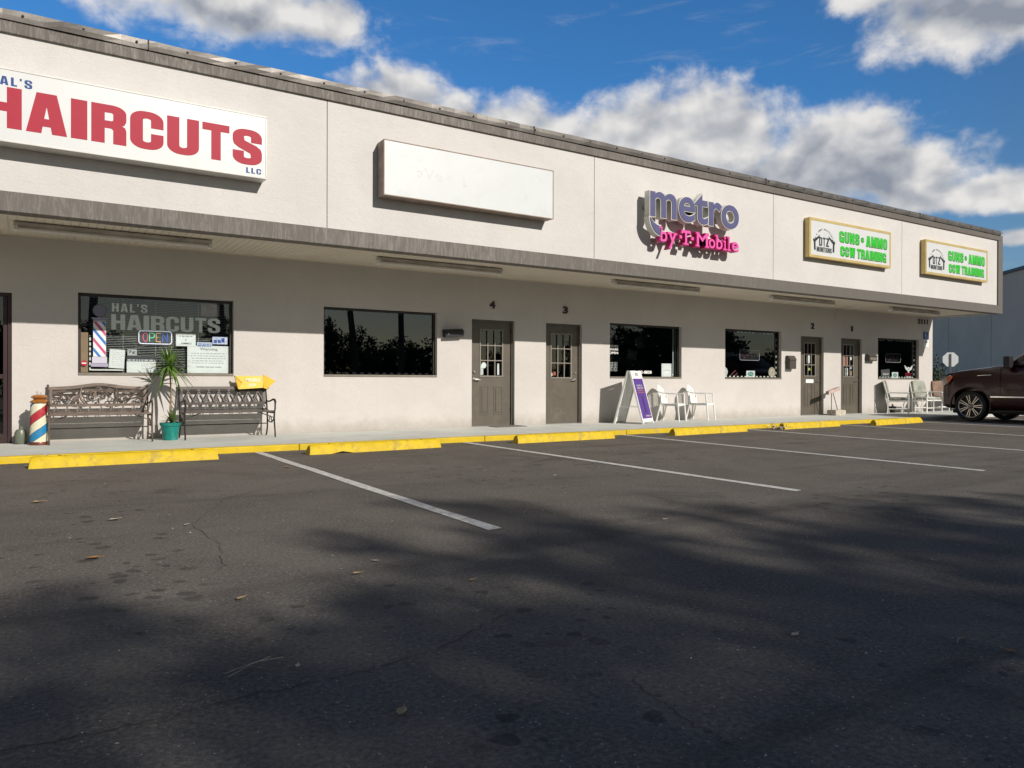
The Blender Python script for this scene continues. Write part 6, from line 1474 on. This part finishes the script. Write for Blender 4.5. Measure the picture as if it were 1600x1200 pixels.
def wheel(s, l_):
    wh = bpy.data.objects.new('wheel', None); COL.objects.link(wh); wh.parent = t; wh.location = (s * .865, -l_, .385); wh.rotation_euler = (0, 0, 0 if s > 0 else PI)
    MB().lathe([(.285, -.12), (.33, -.132), (.365, -.128), (.383, -.10), (.385, 0), (.383, .10), (.365, .128), (.33, .132), (.285, .12), (.285, -.12)], (0, 0, 0), 48, axis='X', cap=False).build('tyre', M_RUB, wh, auto=True)
    MR = mat('alloy_rim', (0.55, 0.52, 0.49), .25, .9)
    MB().lathe([(.286, .10), (.30, .118), (.288, .122), (.272, .112), (.266, .09), (.262, -.10), (.286, -.11)], (0, 0, 0), 48, axis='X', cap=False).build('rim', MR, wh, auto=True)
    q_ = MB()
    for k in range(7):
        a0 = 2 * PI * k / 7
        for d_ in (-.115, .115):
            c0, s0 = math.cos(a0 + d_ * 1.7), math.sin(a0 + d_ * 1.7); c1, s1 = math.cos(a0 + d_), math.sin(a0 + d_)
            q_.bar((.095, c0 * .06, s0 * .06), (.108, c1 * .275, s1 * .275), 0.017, .024, (1, 0, 0))
    q_.build('spokes', MR, wh)
    MB().lathe([(0, .118), (.045, .116), (.075, .105), (.08, .07), (0, .07)], (0, 0, 0), 24, axis='X').build('hub', mat('hub_grey', (0.22, 0.20, 0.19), .35, .8), wh, auto=True)
    MB().lathe([(0, .03), (.26, .03), (.26, 0.0), (0, 0.0)], (0, 0, 0), 32, axis='X').build('brake_disc', M_BLACK, wh)
for s in (-1, 1):
    for l_, _ in WB: wheel(s, l_)

# ---------------------------------------------------------------- stop sign seen from behind
t = thing('stop_sign', 'pale grey back of an octagonal road sign on a dark post behind the vehicle', 'road sign', (41.2, 8.2, 0), R(-46))
# local: plate faces +y, we look at its back from -y
oc = [(.375 * math.cos(R(22.5 + 45 * k)) / math.cos(R(22.5)), 2.2 + .375 * math.sin(R(22.5 + 45 * k)) / math.cos(R(22.5))) for k in range(8)]
MB().prism(oc, .0, .004).build('plate', mat('bare_aluminium_plate', (0.72, 0.74, 0.73), .55, .1), t)
MB().prism([(x_ * .97, 2.2 + (z_ - 2.2) * .97) for x_, z_ in oc], .0045, .0055).build('red_face', M_RED, t)
MB().box(-.035, .035, -.035, -.001, 0, 2.50).build('post', mat('dark_sign_post', (0.10, 0.105, 0.09), .6), t)
me = block_mesh('STOP', -.26, .26, 2.08, 2.32, 0, M_WHITE, ext=.001); me.transform(Matrix.Translation((0, .0065, 0)) @ Matrix.Rotation(PI, 4, 'Z'))
o = bpy.data.objects.new('lettering', me); COL.objects.link(o); o.parent = t

# ================================================================== TREES
def leaf_cloud(blobs, n, size, seed, flat=.75):
    """leaf faces scattered in blobs (cx,cy,cz,r), denser towards twig tips"""
    g = np.random.default_rng(seed); B_ = np.array(blobs, float); vol = B_[:, 3] ** 2.2; pick = g.choice(len(B_), n, p=vol / vol.sum())
    d = g.normal(size=(n, 3)); d /= np.linalg.norm(d, axis=1)[:, None]
    # sub clumps
    K = 14; cl = g.normal(size=(len(B_), K, 3)); cl /= np.linalg.norm(cl, axis=2)[:, :, None]; cl *= g.uniform(.35, 1.0, (len(B_), K, 1))
    c = cl[pick, g.integers(0, K, n)] + d * (g.uniform(0, 1, (n, 1)) ** .5) * .38
    c[:, 2] *= flat; P = B_[pick, :3] + c * B_[pick, 3:4]
    a = g.normal(size=(n, 3)); a /= np.linalg.norm(a, axis=1)[:, None]; b = np.cross(a, g.normal(size=(n, 3))); b /= np.linalg.norm(b, axis=1)[:, None]
    s = size * g.uniform(.6, 1.3, (n, 1))
    q = np.stack([P - a * s, P - b * s * .5, P + a * s, P + b * s * .5], 1).reshape(-1, 3)
    return q
def cloud_obj(name, q, m_, parent):
    n = len(q) // 4; me = bpy.data.meshes.new(name); me.vertices.add(len(q)); me.vertices.foreach_set('co', q.ravel())
    me.loops.add(len(q)); me.loops.foreach_set('vertex_index', np.arange(len(q))); me.polygons.add(n); me.polygons.foreach_set('loop_start', np.arange(0, len(q), 4)); me.polygons.foreach_set('loop_total', np.full(n, 4))
    me.materials.append(m_); me.update(calc_edges=True); o = bpy.data.objects.new(name, me); COL.objects.link(o); o.parent = parent; return o
M_BARK = mat('tree_bark', (0.085, 0.068, 0.052), .9, var=.35, vs=4, bump=.8, bs=12, stretch=(1, 1, .25))
M_FOL = mat('oak_foliage', (0.055, 0.080, 0.025), .6, var=.45, vs=.8); M_FOL2 = mat('dark_foliage', (0.035, 0.055, 0.022), .6, var=.5, vs=.6)
OFF = (0.472, -1.691)     # how far towards the sun a crown stands per metre of height
def tall_tree(x, y, shadow_pts, label, seed, lean=(0, 0), leaves=5000, tr=.20):
    """slim high trunk whose crown blobs hang above the given shaded spots of ground"""
    r = random.Random(seed); t_ = thing('tall_tree', label, 'tree', (x, y, 0), group=None)
    blobs = []
    for (sx, sy, h, rad) in shadow_pts: blobs.append((sx + OFF[0] * h - x, sy - (0.35 if rad < .8 else 1.0) + OFF[1] * h - y, h, rad))
    fx, fy = lean; H = min(b[2] for b in blobs) - 1.0
    T_ = [(0, 0, 0), (fx * .25, fy * .25, H * .3), (fx * .6, fy * .6, H * .65), (fx, fy, H), (fx * 1.3, fy * 1.3, H + 2.5)]
    MB().tube(T_, [tr * 1.25, tr, tr * .88, tr * .75, tr * .35], 12).build('trunk', M_BARK, t_, auto=True)
    q = MB()
    for (bx, by, bz, br) in blobs:
        st = Vector(T_[3]) + Vector((0, 0, r.uniform(0, 1.8))); en_ = Vector((bx, by, bz)); mid = (st + en_) / 2 + Vector((r.uniform(-.5, .5), r.uniform(-.5, .5), r.uniform(.0, .7)))
        q.tube([st, mid, en_], [.11, .07, .03], 6)
        for k in range(5):
            d = Vector((r.gauss(0, 1), r.gauss(0, 1), r.gauss(0, .6))).normalized() * br * .85; q.tube([mid + (en_ - mid) * r.random(), en_ + d * .5, en_ + d], [.035, .02, .008], 5)
    q.build('limbs', M_BARK, t_, auto=True)
    cloud_obj('crown', leaf_cloud(blobs, leaves, .085, seed), M_FOL, t_)
    return t_
# shaded spots: (x, y on the ground, crown height, clump radius)
tall_tree(2.6, -29.5, [(-2.5, -8.9, 11, 1.1), (-1.2, -9.4, 11.5, 1.3), (0.2, -9.9, 10.5, 1.2), (-0.4, -8.9, 12, .7), (1.2, -9.6, 11, .9), (0.6, -11.4, 10.5, 1.4), (-1.8, -11.5, 10, 1.4), (0.2, -12.2, 10, 1.2), (1.3, -11.0, 10.5, 1.0)], 'tall slim oak behind the viewer whose crown shades the left foreground', 31, lean=(.4, .2))
tall_tree(9.2, -30.5, [(2.2, -8.6, 11.5, .9), (3.0, -8.0, 12.5, .7), (3.2, -9.3, 11, 1.0), (2.0, -10.2, 11, 1.0), (4.5, -8.9, 12, .9), (3.2, -11.0, 10.5, 1.2), (1.9, -11.8, 10.5, 1.1)], 'tall slim oak behind the viewer whose crown reaches farthest toward the parking lines', 32, lean=(-.5, .3), leaves=4800)
tall_tree(17.2, -31.0, [(5.0, -9.6, 11.5, 1.1), (6.6, -9.9, 12, 1.1), (4.6, -10.7, 11, 1.0), (8.2, -10.7, 11, 1.1), (6.2, -11.6, 10.5, 1.3), (4.3, -12.1, 10.2, 1.0)], 'tall slim oak behind the viewer shading the right foreground', 33, lean=(-1.2, .2), leaves=4700)
tall_tree(21.0, -33.0, [(10.0, -12.4, 11.5, 1.3), (12.0, -12.8, 12, 1.3), (9.0, -13.5, 11, 1.4), (14.0, -13.6, 12, 1.3)], 'tall slim oak behind the viewer, rightmost of the row', 34, lean=(-.3, .2), leaves=3200)
# low bushy trees along the far side of the road behind the viewer; the shop windows mirror them
def bushy(name, x, y, h, w_, seed, label, group, n=1500, size=.16, m_=None):
    r = random.Random(seed); t_ = thing(name, label, 'tree', (x, y, 0), group=group)
    blobs = [(r.uniform(-.5, .5) * w_, r.uniform(-.4, .4) * w_, h * r.uniform(.25, .80), w_ * r.uniform(.22, .36)) for _ in range(8)] + [(0, 0, h * .8, w_ * .25), (0, 0, h * .35, w_ * .45)]
    MB().tube([(0, 0, 0), (.1, 0, h * .3), (0, .1, h * .7)], [.18, .14, .05], 8).build('trunk', M_BARK, t_, auto=True)
    cloud_obj('crown', leaf_cloud(blobs, n, size, seed, 1.0), m_ or M_FOL2, t_)
    return t_
r = random.Random(8)
GRP = 'bushy trees mirrored in the shop windows'
LB = 'dark bushy tree across the lot behind the viewer, mirrored in the shop windows'
kinds = [bushy('bushy_tree', -8.0 + 3.4 * i, -44.0 - 2 * i, 5.2, 5.0, 100 + i, LB, GRP, n=7500, size=.15) for i in range(3)]
def copy_tree(x, y, s):
    o = dup(r.choice(kinds), (x, y, 0), r.uniform(0, 6), LB, GRP); o.scale = (r.uniform(.9, 1.2), r.uniform(.9, 1.2), s)
for x in np.arange(2.5, 44, 3.5): copy_tree(float(x), -45 - r.uniform(0, 6), r.uniform(.68, .95) + (.22 if 12 < x < 22 else 0))
for x, y, s in [(27.5, -21, .50), (31, -25, .75), (34.5, -24, .95), (38.5, -26, 1.05), (42.5, -25, .95), (46, -27, .72), (50, -26, .70), (54, -27, .85), (58, -27, 1.15), (62, -28, 1.25), (66, -28, 1.35), (70.5, -29, 1.45), (75, -30, 1.5), (80, -31, 1.5), (86, -33, 1.5), (92, -36, 1.6), (99, -40, 1.8)]: copy_tree(x, y, s)
# trees on the right behind the mall corner
bushy('hedge_tree', 43.4, 9.9, 2.3, 2.4, 301, 'dark low bush seen between the mall corner and the back of the road sign', None, n=2600, size=.07)
bushy('hedge_tree', 47.5, 14.0, 2.4, 3.0, 302, 'dark bush farther back against the grey building', None, n=2000, size=.09)
